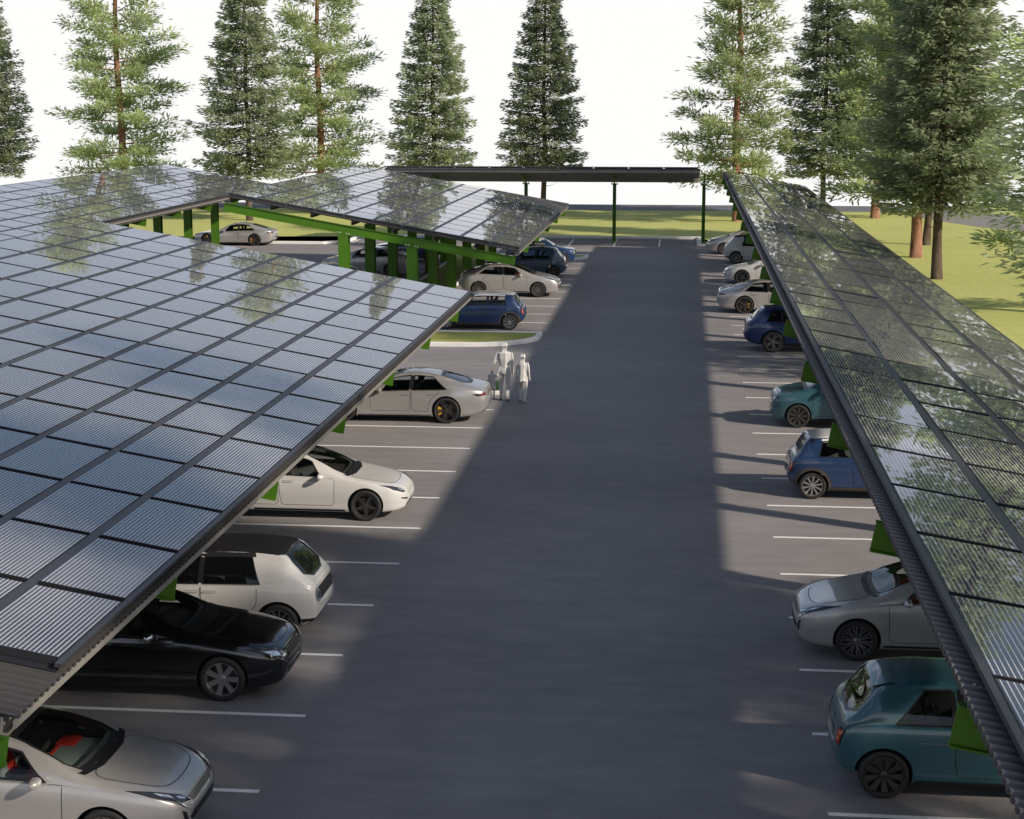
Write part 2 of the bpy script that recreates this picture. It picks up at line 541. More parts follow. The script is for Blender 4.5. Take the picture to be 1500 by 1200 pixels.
def make_wheel(r, width, style, face_mat, rim_ratio=0.74, caliper=False):
    """returns (hub bm, tyre bm, rim bm) with the outer face toward +y, hub centre at the origin"""
    h = width / 2
    ty = bmesh.new()
    ri = r * rim_ratio
    prof = [(ri, h * 0.80), (ri + 0.012, h * 0.95), (ri + (r - ri) * 0.45, h * 1.0), (r * 0.965, h * 0.93), (r * 0.992, h * 0.78)]
    for k in (-1, 0, 1):
        yc = -k * h * 0.45
        prof += [(r, yc + h * 0.18), (r, yc - h * 0.18)]
        if k < 1: prof += [(r - 0.008, yc - h * 0.2), (r - 0.008, yc - h * 0.24)]
    prof += [(r * 0.992, -h * 0.78), (r * 0.965, -h * 0.93), (ri + (r - ri) * 0.45, -h), (ri, -h * 0.85)]
    lathe_y(ty, prof, 44, closed=True)
    rm = bmesh.new()
    # rim lip and barrel
    lathe_y(rm, [(ri * 1.005, h * 0.80), (ri * 1.0, h * 0.90), (ri * 0.955, h * 0.90), (ri * 0.93, h * 0.72), (ri * 0.90, -h * 0.3)], 44)
    yo = h * 0.80
    def spoke(a, w0, w1, r0, r1, y0, y1, th=0.02, tw=0.0):
        pts = []
        for (rr, ww, yy) in ((r0, w0, y0), (r1, w1, y1)):
            for sgn in (-1, 1):
                aa = a + (tw if rr == r1 else 0)
                ca, sa = math.cos(aa), math.sin(aa)
                px, pz = rr * ca - sgn * ww * sa, rr * sa + sgn * ww * ca
                pts.append((px, yy, pz)); pts.append((px * 1.0, yy - th, pz))
        v = [rm.verts.new(p) for p in pts]
        # v: r0-(o,i) r0+(o,i) r1-(o,i) r1+(o,i)
        for f in ((0, 2, 6, 4), (0, 4, 5, 1), (2, 3, 7, 6), (1, 5, 7, 3)):
            rm.faces.new([v[i] for i in f])
    if style == 'multi':      # many thin paired spokes
        for k in range(10):
            a = 2 * PI * k / 10 + 0.1
            spoke(a, 0.012, 0.010, ri * 0.2, ri * 0.96, yo - 0.02, yo, tw=0.13)
            spoke(a, 0.012, 0.010, ri * 0.2, ri * 0.96, yo - 0.02, yo, tw=-0.13)
    elif style == 'five':
        for k in range(5):
            a = 2 * PI * k / 5 + PI / 2
            spoke(a, ri * 0.17, ri * 0.085, ri * 0.12, ri * 0.97, yo - 0.005, yo)
        lathe_y(rm, [(ri * 0.97, yo), (ri * 0.86, yo - 0.004), (ri * 0.86, yo - 0.03)], 44)
    elif style == 'ten':
        for k in range(10):
            a = 2 * PI * k / 10
            spoke(a, ri * 0.055, ri * 0.10, ri * 0.16, ri * 0.96, yo - 0.012, yo)
    elif style == 'seven':
        for k in range(7):
            a = 2 * PI * k / 7 + 0.2
            spoke(a, ri * 0.13, ri * 0.17, ri * 0.14, ri * 0.96, yo - 0.018, yo)
    elif style == 'blade':
        for k in range(9):
            a = 2 * PI * k / 9 + 0.15
            spoke(a, ri * 0.045, ri * 0.20, ri * 0.16, ri * 0.94, yo - 0.015, yo, tw=0.16)
    elif style == 'twin5':
        for k in range(5):
            a = 2 * PI * k / 5 + PI / 2
            spoke(a, ri * 0.07, ri * 0.05, ri * 0.15, ri * 0.96, yo - 0.015, yo, tw=0.16)
            spoke(a, ri * 0.07, ri * 0.05, ri * 0.15, ri * 0.96, yo - 0.015, yo, tw=-0.16)
    elif style == 'needle':
        for k in range(12):
            a = 2 * PI * k / 12
            spoke(a, ri * 0.02, ri * 0.045, ri * 0.45, ri * 0.95, yo - 0.01, yo)
    lathe_y(rm, [(0.001, yo + 0.004), (ri * 0.10, yo + 0.004), (ri * 0.2, yo - 0.004), (ri * 0.21, yo - 0.03)], 24)
    hub = bmesh.new()
    lathe_y(hub, [(0.001, yo - 0.05), (ri * 0.62, yo - 0.05), (ri * 0.64, yo - 0.07), (ri * 0.9, yo - 0.09), (ri * 0.92, -h * 0.6), (0.001, -h * 0.6)], 32)
    if caliper:
        for k in range(7):
            pass
        bm2 = bmesh.new()
        a0 = 0.35
        prev = None
        P = []
        for k in range(7):
            a = a0 - 0.55 + 1.1 * k / 6
            for rr in (ri * 0.5, ri * 0.86):
                P.append((rr * math.cos(a), yo - 0.028, rr * math.sin(a)))
        v = [hub.verts.new(p) for p in P]
        for k in range(6):
            hub.faces.new((v[2 * k], v[2 * k + 1], v[2 * k + 3], v[2 * k + 2])).material_index = 1
        bm2.free()
    return hub, ty, rm

def flip_y(bm):
    bmesh.ops.scale(bm, vec=(1, -1, 1), verts=bm.verts)
    bmesh.ops.reverse_faces(bm, faces=bm.faces)
    return bm

def make_car(sp, label):
    c = Car(sp)
    root = empty('parked_car')
    tag(root, label, 'car')
    L = sp['L']; r = sp['r']; W2 = max(p[1] for p in sp['plan'])
    P = sp['paint']; glass = M[sp.get('glass', 'glass')]
    trimmat = M['trim']
    fs, rs = sp['fo'], sp['fo'] + sp['wb']
    # ---- cutters
    cutters = [c.cabin()]
    wins = [c.side_window(*w) for w in sp['side']]
    for w in wins:
        cutters.append(c.prism(w, 'side', -2, 2))
    yb, zb, yt, zt = sp['wind']
    wind = chaikin([(-yb, zb + 0.02), (-yb * 0.5, zb), (yb * 0.5, zb), (yb, zb + 0.02), (yt, zt - 0.02), (yt * 0.5, zt), (-yt * 0.5, zt), (-yt, zt - 0.02)], 1)
    cutters.append(c.prism(wind, 'x', c.X(sp['cabin'][0] + 1.05), 4))
    yb, zb, yt, zt = sp['rear']
    rear = chaikin([(-yb, zb), (yb, zb), (yt, zt - 0.02), (yt * 0.6, zt), (-yt * 0.6, zt), (-yt, zt - 0.02)], 1)
    cutters.append(c.prism(rear, 'x', -4, c.X(sp['cabin'][1] - 0.8)))
    for q in (fs, rs):
        for sg in (1, -1):
            bmw = bmesh.new()
            n = 40; ra = r + sp.get('archgap', 0.045)
            ya, ybb = sg * (W2 - 0.34), sg * (W2 + 0.3)
            A = [bmw.verts.new((c.X(q) + ra * math.cos(2 * PI * k / n), ya, r + 0.01 + ra * math.sin(2 * PI * k / n))) for k in range(n)]
            B = [bmw.verts.new((v.co.x, ybb, v.co.z)) for v in A]
            for k in range(n): bmw.faces.new((A[k], A[(k + 1) % n], B[(k + 1) % n], B[k]))
            bmw.faces.new(A); bmw.faces.new(B[::-1])
            for f in bmw.faces: f.material_index = 2
            cutters.append(bmw)
    me = apply_booleans(c.bm.copy(), [P, M['cabin'], M['well']], cutters)
    me.name = 'body'
    for p in me.polygons: p.use_smooth = True
    me.set_sharp_from_angle(angle=math.radians(32))
    body = obj_me('body', me, root)
    # ---- glass
    def window(name, poly, axis, trim=0.028, gl=None):
        o = obj(name, c.patch(poly, axis, -0.006, 0.08), gl or glass, root)
        obj('window_trim', c.ring(poly, axis, trim, 0.006, 0.003), trimmat, o)
        return o
    for ax in ('l', 'r'):
        for w in wins:
            window('side_window', w, ax, 0.015, M[sp.get('glass_side', sp.get('glass', 'glass'))])
    window('windshield', wind, 'f', 0.018)
    window('rear_window', rear, 'b', 0.022, M[sp.get('glass_rear', 'glass_dark')])
    # window-line trim (pillar infill) so that the side glass reads as one dark band
    if sp.get('dlo'):
        for ax in ('l', 'r'):
            for (q, wd) in sp['dlo']:
                z0, z1 = c.belt(q) + 0.04, c.edge(q) - 0.05
                obj('pillar_trim', c.ribbon([(q, z0), (q + 0.04, z1)], ax, wd, 0.0035), trimmat, root)
    if sp.get('roof_side'):
        q0r, q1r = sp['roof_side']
        for ax in ('l', 'r'):
            n = 16
            lo_ = [(q0r + (q1r - q0r) * k / n, c.edge(q0r + (q1r - q0r) * k / n) - 0.036) for k in range(n + 1)]
            up_ = [(q, min(c.top(q) - 0.014, c.edge(q) + 0.05)) for q, z in lo_]
            obj('roof_rail', c.patch(lo_ + up_[::-1], ax, 0.005, 0.03), M[sp.get('roof_mat', 'black_roof')], root)
    # ---- doors: skin panels with a dark shut line and a handle
    for ax in ('l', 'r'):
        for (a0, a1, hs) in sp['doors']:
            zl = sp.get('doorz', 0.33)
            n = 8
            topl = [(a0 + (a1 - a0) * k / n, c.belt(a0 + (a1 - a0) * k / n) + 0.004) for k in range(n + 1)]
            lo = [(a1 - 0.03, 0.5), (a1 - 0.06, zl + 0.03), (a1 - 0.12, zl)] + [(a0 + 0.08, zl), (a0 + 0.01, zl + 0.06)]
            # rear doors curve round the wheel arch
            if a1 > rs - r - 0.12:
                aw = r + 0.16
                lo = []
                for k in range(7):
                    an = PI * 0.55 + (PI * 0.45) * k / 6
                    lo.append((min(a1, rs + aw * math.cos(an)), r + aw * math.sin(an)))
                lo = [p for p in lo if p[1] < c.belt(a1) - 0.1]
                lo += [(rs - aw - 0.01, zl)] + [(a0 + 0.08, zl), (a0 + 0.01, zl + 0.06)]
            poly = topl + lo
            bm = c.ring(poly, ax, 0.004, 0.006, 0.0015, mat=1)
            c.patch(offset_poly(densify(poly, 0.09), -0.004), ax, 0.0022, 0.09, bm=bm, mat=0)
            d = obj('door', bm, [P, M['gap']], root)
            hz = c.belt(hs) - 0.10
            pl = [(hs - 0.10, hz - 0.012), (hs + 0.10, hz - 0.010), (hs + 0.10, hz + 0.016), (hs - 0.10, hz + 0.012)]
            hb = c.ring(pl, ax, 0.0, 0.005, 0.003, mat=1)
            c.patch(pl, ax, 0.018, 0.04, bm=hb, mat=0)
            obj('door_handle', hb, [M[sp['handle']] if sp.get('handle') else P, M['gap']], d)
    # ---- bonnet
    h0, h1, hw0, hw1 = sp['hood']
    hp = [(h0, -hw0 * 0.55), (h0, hw0 * 0.55), (h0 + 0.10, hw0), ((h0 + h1) / 2, (hw0 + hw1) / 2 + 0.03), (h1 - 0.05, hw1), (h1, hw1 * 0.5), (h1, -hw1 * 0.5), (h1 - 0.05, -hw1), ((h0 + h1) / 2, -(hw0 + hw1) / 2 - 0.03), (h0 + 0.10, -hw0)]
    hp = chaikin(hp, 2)
    bm = c.ring(hp, 't', 0.004, 0.008, 0.0015, mat=1)
    c.patch(offset_poly(densify(hp, 0.09), -0.004), 't', 0.0025, 0.09, bm=bm, mat=0)
    obj('bonnet', bm, [P, M['gap']], root)
    # ---- wiper cowl strip
    ybw, zbw = sp['wind'][0], sp['wind'][1]
    cowl = [(-ybw - 0.02, zbw + 0.015), (-ybw * 0.5, zbw - 0.005), (ybw * 0.5, zbw - 0.005), (ybw + 0.02, zbw + 0.015), (ybw, zbw - 0.012), (ybw * 0.5, zbw - 0.03), (-ybw * 0.5, zbw - 0.03), (-ybw, zbw - 0.012)]
    obj('wiper_cowl', c.patch(cowl, 'f', 0.006, 0.06), trimmat, root)
    # ---- extra skins: list of (name, polygon, axis or axes, offset, material)
    for (name, poly, axes, off, mt) in sp.get('skins', []):
        for ax in axes:
            pl = poly
            if ax == 'r' or ax == 'l': pass
            if ax in 'FB':      # mirrored pair seen from front or back
                for sg in (1, -1):
                    pp = [(p[0] * sg, p[1]) for p in poly]
                    obj(name, c.patch(pp, ax.lower(), off, 0.05), mt if not isinstance(mt, str) else M[mt], root)
            else:
                obj(name, c.patch(pl, ax, off, 0.06), mt if not isinstance(mt, str) else M[mt], root)
    # ---- lamps: housing patch with a reflector sub-part (mirrored pair)
    for (name, poly, inner, axis, mh, mi) in sp.get('lamps', []):
        for sg in (1, -1):
            if axis in 'fb':
                ax = axis; pp = [(p[0] * sg, p[1]) for p in poly]; qq = [[(p[0] * sg, p[1]) for p in i] for i in inner]
            else:
                ax = 'l' if sg > 0 else 'r'; pp = poly; qq = inner
            o = obj(name, c.patch(pp, ax, 0.013, 0.035), M[mh], root)
            c_ring = c.ring(pp, ax, 0.0, 0.008, 0.0115)
            obj('lamp_seam', c_ring, M['gap'], o)
            for i in qq:
                obj('lamp', c.patch(i, ax, 0.018, 0.03), M[mi], o)
    # ---- wheel-arch cladding
    if sp.get('arch_trim'):
        for q in (fs, rs):
            for ax in ('l', 'r'):
                a = arch_poly(q, r + 0.01, r + 0.045, -0.25, PI + 0.25); b = arch_poly(q, r + 0.01, r + 0.045 + sp['arch_trim'], PI + 0.25, -0.25)
                obj('wheel_arch_trim', c.patch(a + b, ax, 0.012, 0.05), M['clad'], root)
    if sp.get('sill'):
        zs = sp['sill']
        for ax in ('l', 'r'):
            s0, s1 = fs + r + 0.07, rs - r - 0.07
            n = 10
            lo = [(s0 + (s1 - s0) * k / n, c.bot(s0) + 0.035) for k in range(n + 1)]
            up = [(s1 + (s0 - s1) * k / n, zs) for k in range(n + 1)]
            obj('sill', c.patch(lo + up, ax, 0.012, 0.06), M[sp.get('sill_mat', 'trim')], root)
    # ---- mirrors
    mq, mz = sp['mirror']
    for sg in (1, -1):
        y0 = c.hit((mq, mz), 'l', 0).y
        bm = bmesh.new()
        bmesh.ops.create_icosphere(bm, subdivisions=3, radius=1.0)
        for v in bm.verts:
            x, y, z = v.co
            k = 0.5
            # squarish shell, flat at the back, tapering outward
            sx = math.copysign(abs(x) ** 0.75, x); sy = math.copysign(abs(y) ** 0.7, y); sz = math.copysign(abs(z) ** 0.75, z)
            if sx < 0: sx *= 0.35
            tap = 1 - 0.18 * (sy * 0.5 + 0.5)
            v.co = (c.X(mq) + sx * 0.10 * tap, sg * (y0 + 0.13 + sy * 0.105), mz + 0.055 + sz * 0.068 * tap)
        if sg < 0: pass
        bmesh.ops.recalc_face_normals(bm, faces=bm.faces)
        mo = obj('side_mirror', bm, sp.get('mirror_mat', P), root)
        bm = bmesh.new()
        tube(bm, [(c.X(mq) + 0.01, sg * (y0 - 0.02), mz - 0.005), (c.X(mq) + 0.01, sg * (y0 + 0.09), mz + 0.025)], [0.028, 0.022], 8)
        obj('mirror_arm', bm, trimmat, mo)
    # ---- wheels
    hub, ty, rm = make_wheel(r, sp['ww'], sp['wheel'], None, sp.get('rim_ratio', 0.74), sp.get('caliper', False))
    hub2, ty2, rm2 = make_wheel(r, sp['ww'], sp['wheel'], None, sp.get('rim_ratio', 0.74), sp.get('caliper', False))
    flip_y(hub2); flip_y(ty2); flip_y(rm2)
    protos = {}
    for sg, (h_, t_, r_) in ((1, (hub, ty, rm)), (-1, (hub2, ty2, rm2))):
        for i, q in enumerate((fs, rs)):
            loc = (c.X(q), sg * (c.w(q) - sp['ww'] / 2 - 0.012), r)
            if i == 0:
                w = obj('wheel', h_, [M['disc'], M['caliper']], root, angle=40)
                t = obj('tyre', t_, M['rubber'], w, angle=50)
                rr = obj('rim', r_, M[sp['rim_mat']], w, angle=35)
                protos[sg] = (w.data, t.data, rr.data)
            else:
                w = obj_me('wheel', protos[sg][0], root); obj_me('tyre', protos[sg][1], w); obj_me('rim', protos[sg][2], w)
            w.location = loc
            w.rotation_euler = (0, (0.4 if i else -0.7) * 1.0, 0)
    # ---- cabin
    q0, q1 = sp['cabin']
    sm = M[sp.get('seat', 'seat_dark')]
    cx = sp.get('seatx', q0 + 1.25)
    sw = W2 - 0.15
    for (q, back) in ((cx, 0.5), (cx + 0.86, 0.45)):
        if q > q1 - 0.35: continue
        for sg in (1, -1):
            yc = sg * sw * 0.47
            x = c.X(q)
            bm = rbox(x - 0.02, x + 0.5, yc - 0.24, yc + 0.24, 0.42, 0.56, 0.05)
            hh = min(0.62, c.top(q + 0.25) - 0.62 - 0.26)
            b2 = rbox(-0.07, 0.07, yc - 0.24, yc + 0.24, 0, hh, 0.05, M=Matrix.Translation((x, 0, 0.50)) @ Matrix.Rotation(math.radians(-18), 4, 'Y'))
            join_bm(bm, b2)
            b3 = rbox(-0.05, 0.05, yc - 0.12, yc + 0.12, hh + 0.03, hh + 0.19, 0.04, M=Matrix.Translation((x, 0, 0.50)) @ Matrix.Rotation(math.radians(-18), 4, 'Y'))
            join_bm(bm, b3)
            obj('seat', bm, sm, root)
            if sp.get('accent'):
                b4 = rbox(0.055, 0.085, yc - 0.11, yc + 0.11, 0.06, hh - 0.04, 0.012, M=Matrix.Translation((x, 0, 0.50)) @ Matrix.Rotation(math.radians(-18), 4, 'Y'))
                obj('seat_insert', b4, M['red'], root)
    dq = q0 + sp.get('dashq', 0.38)
    zd = c.belt(dq) - 0.02
    wd = c.w(dq) - 0.15
    bm = rbox(c.X(dq) - 0.28, c.X(q0) - 0.04, -wd, wd, zd - 0.32, min(zd, c.top(dq) - 0.10), 0.05)
    obj('dashboard', bm, sm, root)
    if sp.get('accent'):
        for sg in (1, -1):
            bm = rbox(c.X(dq) - 0.30, c.X(dq) - 0.05, sg * wd * 0.75 - 0.16, sg * wd * 0.75 + 0.16, zd - 0.06, zd + 0.022, 0.012)
            obj('dashboard_panel', bm, M['red'], root)
        bm = rbox(c.X(dq) - 0.27, c.X(dq) - 0.22, -wd * 0.6, wd * 0.6, zd - 0.03, zd + 0.012, 0.006)
        obj('dashboard_panel', bm, M['red'], root)
        bm = rbox(c.X(dq) - 0.36, c.X(dq) - 0.25, -0.14, 0.14, zd - 0.22, zd + 0.03, 0.03)
        obj('centre_screen', bm, M['lamp_house'], root)
    bm = bmesh.new()
    ring_pts = []
    Ms = Matrix.Translation((c.X(dq) - 0.40, sw * 0.47, zd - 0.02)) @ Matrix.Rotation(math.radians(-62), 4, 'Y')
    n = 20
    pts = [Ms @ Vector((0.18 * math.cos(2 * PI * k / n), 0.18 * math.sin(2 * PI * k / n), 0)) for k in range(n + 1)]
    tube(bm, pts, [0.016] * (n + 1), 6)
    for a in (0, 2.2, 4.1):
        tube(bm, [Ms @ Vector((0, 0, 0)), Ms @ Vector((0.18 * math.cos(a), 0.18 * math.sin(a), 0))], [0.03, 0.014], 6)
    obj('steering_wheel', bm, M['seat_dark'], root)
    return root

# ------------------------------------------------------------------ car specifications (metres; q runs from nose to tail)
def car_specs():
    S = {}
    silver = paint('paint_champagne_silver', (0.47, 0.455, 0.44), metal=0.55, rough=0.36)
    greysil = paint('paint_warm_silver', (0.46, 0.445, 0.43), metal=0.6, rough=0.34)
    white = paint('paint_white', (0.55, 0.54, 0.525), rough=0.4)
    offwhite = paint('paint_off_white', (0.47, 0.46, 0.45), rough=0.42)
    black = paint('paint_black', (0.006, 0.006, 0.007), rough=0.12)
    blue = paint('paint_blue', (0.017, 0.045, 0.125), metal=0.25, rough=0.35)
    dblue = paint('paint_deep_blue', (0.014, 0.033, 0.12), metal=0.25, rough=0.35)
    teal = paint('paint_teal', (0.030, 0.102, 0.126), metal=0.15, rough=0.38)
    M['white_roof'] = paint('paint_roof_white', (0.72, 0.72, 0.72), rough=0.4)
    M['black_roof'] = simple('roof_matt_black', (0.014, 0.014, 0.016), 0.6, spec=0.2)

    # A: rounded silver liftback with red cabin details
    L = 4.50
    S['liftback'] = dict(L=L, fo=0.93, wb=2.685, r=0.335, ww=0.215, paint=silver, glass='glass', seat='seat_green', accent=True,
        top=[(0, .62), (.03, .70), (.12, .77), (.40, .87), (.80, .96), (1.12, 1.02), (1.22, 1.05), (1.65, 1.245), (2.05, 1.375), (2.5, 1.435), (3.0, 1.42), (3.5, 1.335), (4.0, 1.19), (4.28, 1.11), (4.40, 1.04), (4.46, .93), (L, .72)],
        bot=[(0, .40), (.05, .28), (.3, .20), (.7, .17), (3.7, .18), (4.2, .24), (4.4, .34), (L, .46)],
        belt=[(0, .58), (.12, .70), (.45, .82), (.9, .89), (1.3, .93), (2.2, .965), (3.2, 1.0), (3.9, 1.03), (4.3, 1.02), (4.45, .88), (L, .68)],
        plan=[(0, .50), (.04, .62), (.14, .74), (.35, .83), (.7, .885), (1.2, .895), (3.4, .895), (3.9, .86), (4.2, .79), (4.40, .70), (L, .55)],
        roofw=[(0, .36), (.3, .60), (.9, .74), (1.25, .76), (1.7, .70), (2.2, .62), (2.8, .60), (3.5, .60), (4.0, .62), (4.3, .64), (L, .45)],
        cabin=(1.30, 3.95), side=[(1.62, 1.95, 2.44, 2.50), (2.55, 2.60, 3.62, 3.20)], wind=(.72, 1.04, .545, 1.40), rear=(.52, 1.17, .47, 1.33),
        doors=[(1.42, 2.50, 2.33), (2.51, 3.42, 3.25)], hood=(.22, 1.14, .56, .70), mirror=(1.72, .955), wheel='multi', rim_mat='alloy_mid', handle=None,
        dlo=[(2.50, 0.10)],
        skins=[('grille', [(-.36, .62), (.36, .62), (.44, .70), (-.44, .70)], 'f', .008, 'alloy_mid'),
               ('air_intake', [(-.42, .40), (.42, .40), (.50, .47), (.36, .53), (-.36, .53), (-.50, .47)], 'f', .008, 'grille'),
               ('fog_lamp_bezel', [(.52, .40), (.60, .42), (.64, .60), (.58, .56)], 'F', .010, 'trim'),
               ('sill', [(1.35, .235), (3.05, .235), (3.05, .27), (1.35, .27)], 'lr', .006, 'trim'),
               ('tail_panel', [(-.50, .80), (.50, .80), (.52, 1.00), (-.52, 1.00)], 'b', .006, 'black_roof')],
        lamps=[('headlight', [(.44, .655), (.62, .70), (.775, .80), (.80, .875), (.70, .83), (.52, .735)], [[(.50, .69), (.60, .72), (.60, .755), (.51, .715)], [(.64, .74), (.73, .80), (.73, .83), (.65, .785)]], 'f', 'lamp_house', 'lamp'),
               ('taillight', [(.50, .86), (.66, .84), (.74, .92), (.70, 1.02), (.52, 1.0)], [[(.54, .90), (.64, .90), (.64, .96), (.54, .96)]], 'b', 'tail', 'amber'),
               ('running_light', [(.545, .60), (.60, .64), (.665, .72), (.60, .685)], [], 'f', 'lamp', 'lamp')])

    # B: long black saloon
    L = 4.88
    S['saloon'] = dict(L=L, fo=0.90, wb=2.85, r=0.345, ww=0.225, paint=black, glass='glass',
        top=[(0, .56), (.03, .66), (.10, .74), (.40, .84), (.9, .925), (1.35, .985), (1.5, 1.02), (1.95, 1.24), (2.3, 1.37), (2.75, 1.43), (3.3, 1.40), (3.8, 1.24), (4.15, 1.10), (4.55, 1.06), (4.78, 1.02), (4.85, .92), (L, .74)],
        bot=[(0, .36), (.05, .25), (.3, .19), (.7, .17), (4.1, .18), (4.55, .24), (4.78, .34), (L, .46)],
        belt=[(0, .53), (.10, .66), (.45, .78), (1.0, .86), (1.5, .91), (2.5, .94), (3.6, .98), (4.3, 1.0), (4.7, .97), (4.83, .86), (L, .7)],
        plan=[(0, .52), (.04, .64), (.14, .76), (.4, .86), (.8, .915), (1.3, .93), (3.7, .93), (4.3, .87), (4.65, .80), (4.82, .70), (L, .58)],
        roofw=[(0, .38), (.3, .62), (1.0, .76), (1.5, .77), (2.0, .69), (2.5, .60), (3.3, .59), (3.9, .62), (4.3, .68), (4.7, .66), (L, .5)],
        cabin=(1.55, 3.95), side=[(1.98, 2.2, 2.78, 2.82), (2.88, 2.92, 3.72, 3.38)], wind=(.73, 1.00, .53, 1.39), rear=(.58, 1.13, .48, 1.34),
        doors=[(1.62, 2.82, 2.66), (2.83, 3.80, 3.62)], hood=(.16, 1.42, .52, .72), mirror=(1.98, .94), wheel='seven', rim_mat='alloy', handle='chrome', dlo=[(2.84, 0.10)], mirror_mat=M['chrome'],
        skins=[('grille', [(-.30, .55), (.30, .55), (.36, .69), (-.36, .69)], 'f', .010, 'chrome'),
               ('grille', [(-.27, .57), (.27, .57), (.32, .67), (-.32, .67)], 'f', .016, 'grille'),
               ('air_intake', [(-.40, .31), (.40, .31), (.44, .42), (-.44, .42)], 'f', .008, 'grille'),
               ('bumper_trim', [(-.56, .27), (.56, .27), (.62, .32), (-.62, .32)], 'f', .010, 'chrome'),
               ('side_moulding', [(1.3, .41), (3.35, .41), (3.35, .445), (1.3, .445)], 'lr', .010, 'black_roof')],
        lamps=[('headlight', [(.42, .60), (.60, .62), (.76, .68), (.83, .78), (.70, .76), (.50, .70)], [[(.46, .615), (.58, .63), (.58, .695), (.50, .685)], [(.60, .635), (.74, .685), (.79, .755), (.62, .72)]], 'f', 'lamp_house', 'lamp'),
               ('taillight', [(.46, .82), (.76, .82), (.80, .94), (.50, .96)], [[(.52, .86), (.7, .86), (.7, .9), (.52, .9)]], 'b', 'tail', 'amber')])

    # C: boxy two-tone city hatchback
    L = 3.89
    S['city'] = dict(L=L, fo=0.72, wb=2.53, r=0.325, ww=0.205, paint=offwhite, glass='glass_dark', glass_rear='glass_dark', tuck=.05,
        top=[(0, .60), (.02, .76), (.08, .86), (.35, .93), (.75, .99), (.92, 1.03), (1.25, 1.24), (1.55, 1.43), (1.9, 1.50), (2.6, 1.51), (3.15, 1.47), (3.32, 1.43), (3.50, 1.27), (3.70, 1.06), (3.82, .94), (3.86, .82), (L, .64)],
        bot=[(0, .36), (.04, .26), (.25, .21), (.6, .18), (3.1, .19), (3.6, .25), (3.82, .34), (L, .44)],
        belt=[(0, .56), (.08, .78), (.35, .87), (.9, .92), (1.6, .935), (2.6, .95), (3.2, .96), (3.6, .95), (3.82, .86), (L, .6)],
        plan=[(0, .56), (.03, .66), (.12, .76), (.35, .84), (.7, .87), (3.1, .87), (3.5, .83), (3.75, .76), (3.85, .69), (L, .58)],
        roofw=[(0, .45), (.3, .66), (.8, .76), (1.2, .71), (1.6, .65), (2.6, .63), (3.2, .62), (3.5, .63), (3.8, .60), (L, .48)],
        cabin=(1.0, 3.35), side=[(1.22, 1.55, 1.92, 1.94), (1.98, 2.00, 2.95, 2.80)], wind=(.70, 1.05, .58, 1.455), rear=(.60, 1.02, .53, 1.42),
        doors=[(1.08, 1.95, 1.80), (1.96, 2.90, 2.10)], hood=(.20, .84, .60, .70), mirror=(1.30, .95), roof_side=(1.62, 2.86), wheel='needle', rim_mat='alloy', handle=None, dlo=[(1.94, 0.09)], mirror_mat=M['black_roof'], archgap=.05,
        skins=[('roof_panel', [(1.58, -.56), (1.58, .56), (2.3, .60), (3.22, .585), (3.32, .50), (3.32, -.50), (3.22, -.585), (2.3, -.60)], 't', .006, 'black_roof'),
               ('tail_panel', [(-.56, .66), (.56, .66), (.62, .74), (.56, .86), (-.56, .86), (-.62, .74)], 'b', .008, 'grille'),
               ('nose_panel', [(-.56, .62), (.56, .62), (.62, .70), (.56, .80), (-.56, .80), (-.62, .70)], 'f', .008, 'grille'),
               ('bumper_skirt', [(-.74, .27), (.74, .27), (.78, .40), (-.78, .40)], 'b', .008, 'trim'),
               ('bumper_skirt', [(-.70, .27), (.70, .27), (.74, .38), (-.74, .38)], 'f', .008, 'trim')],
        lamps=[('taillight', chaikin([(.45, .66), (.65, .66), (.65, .86), (.45, .86)], 3), [chaikin([(.485, .695), (.615, .695), (.615, .825), (.485, .825)], 3)], 'b', 'lamp', 'lamp_house'),
               ('headlight', chaikin([(.48, .62), (.66, .62), (.66, .80), (.48, .80)], 3), [chaikin([(.51, .66), (.62, .66), (.62, .77), (.51, .77)], 3)], 'f', 'lamp', 'lamp_house')])

    # D: smooth white fastback saloon
    L = 4.69
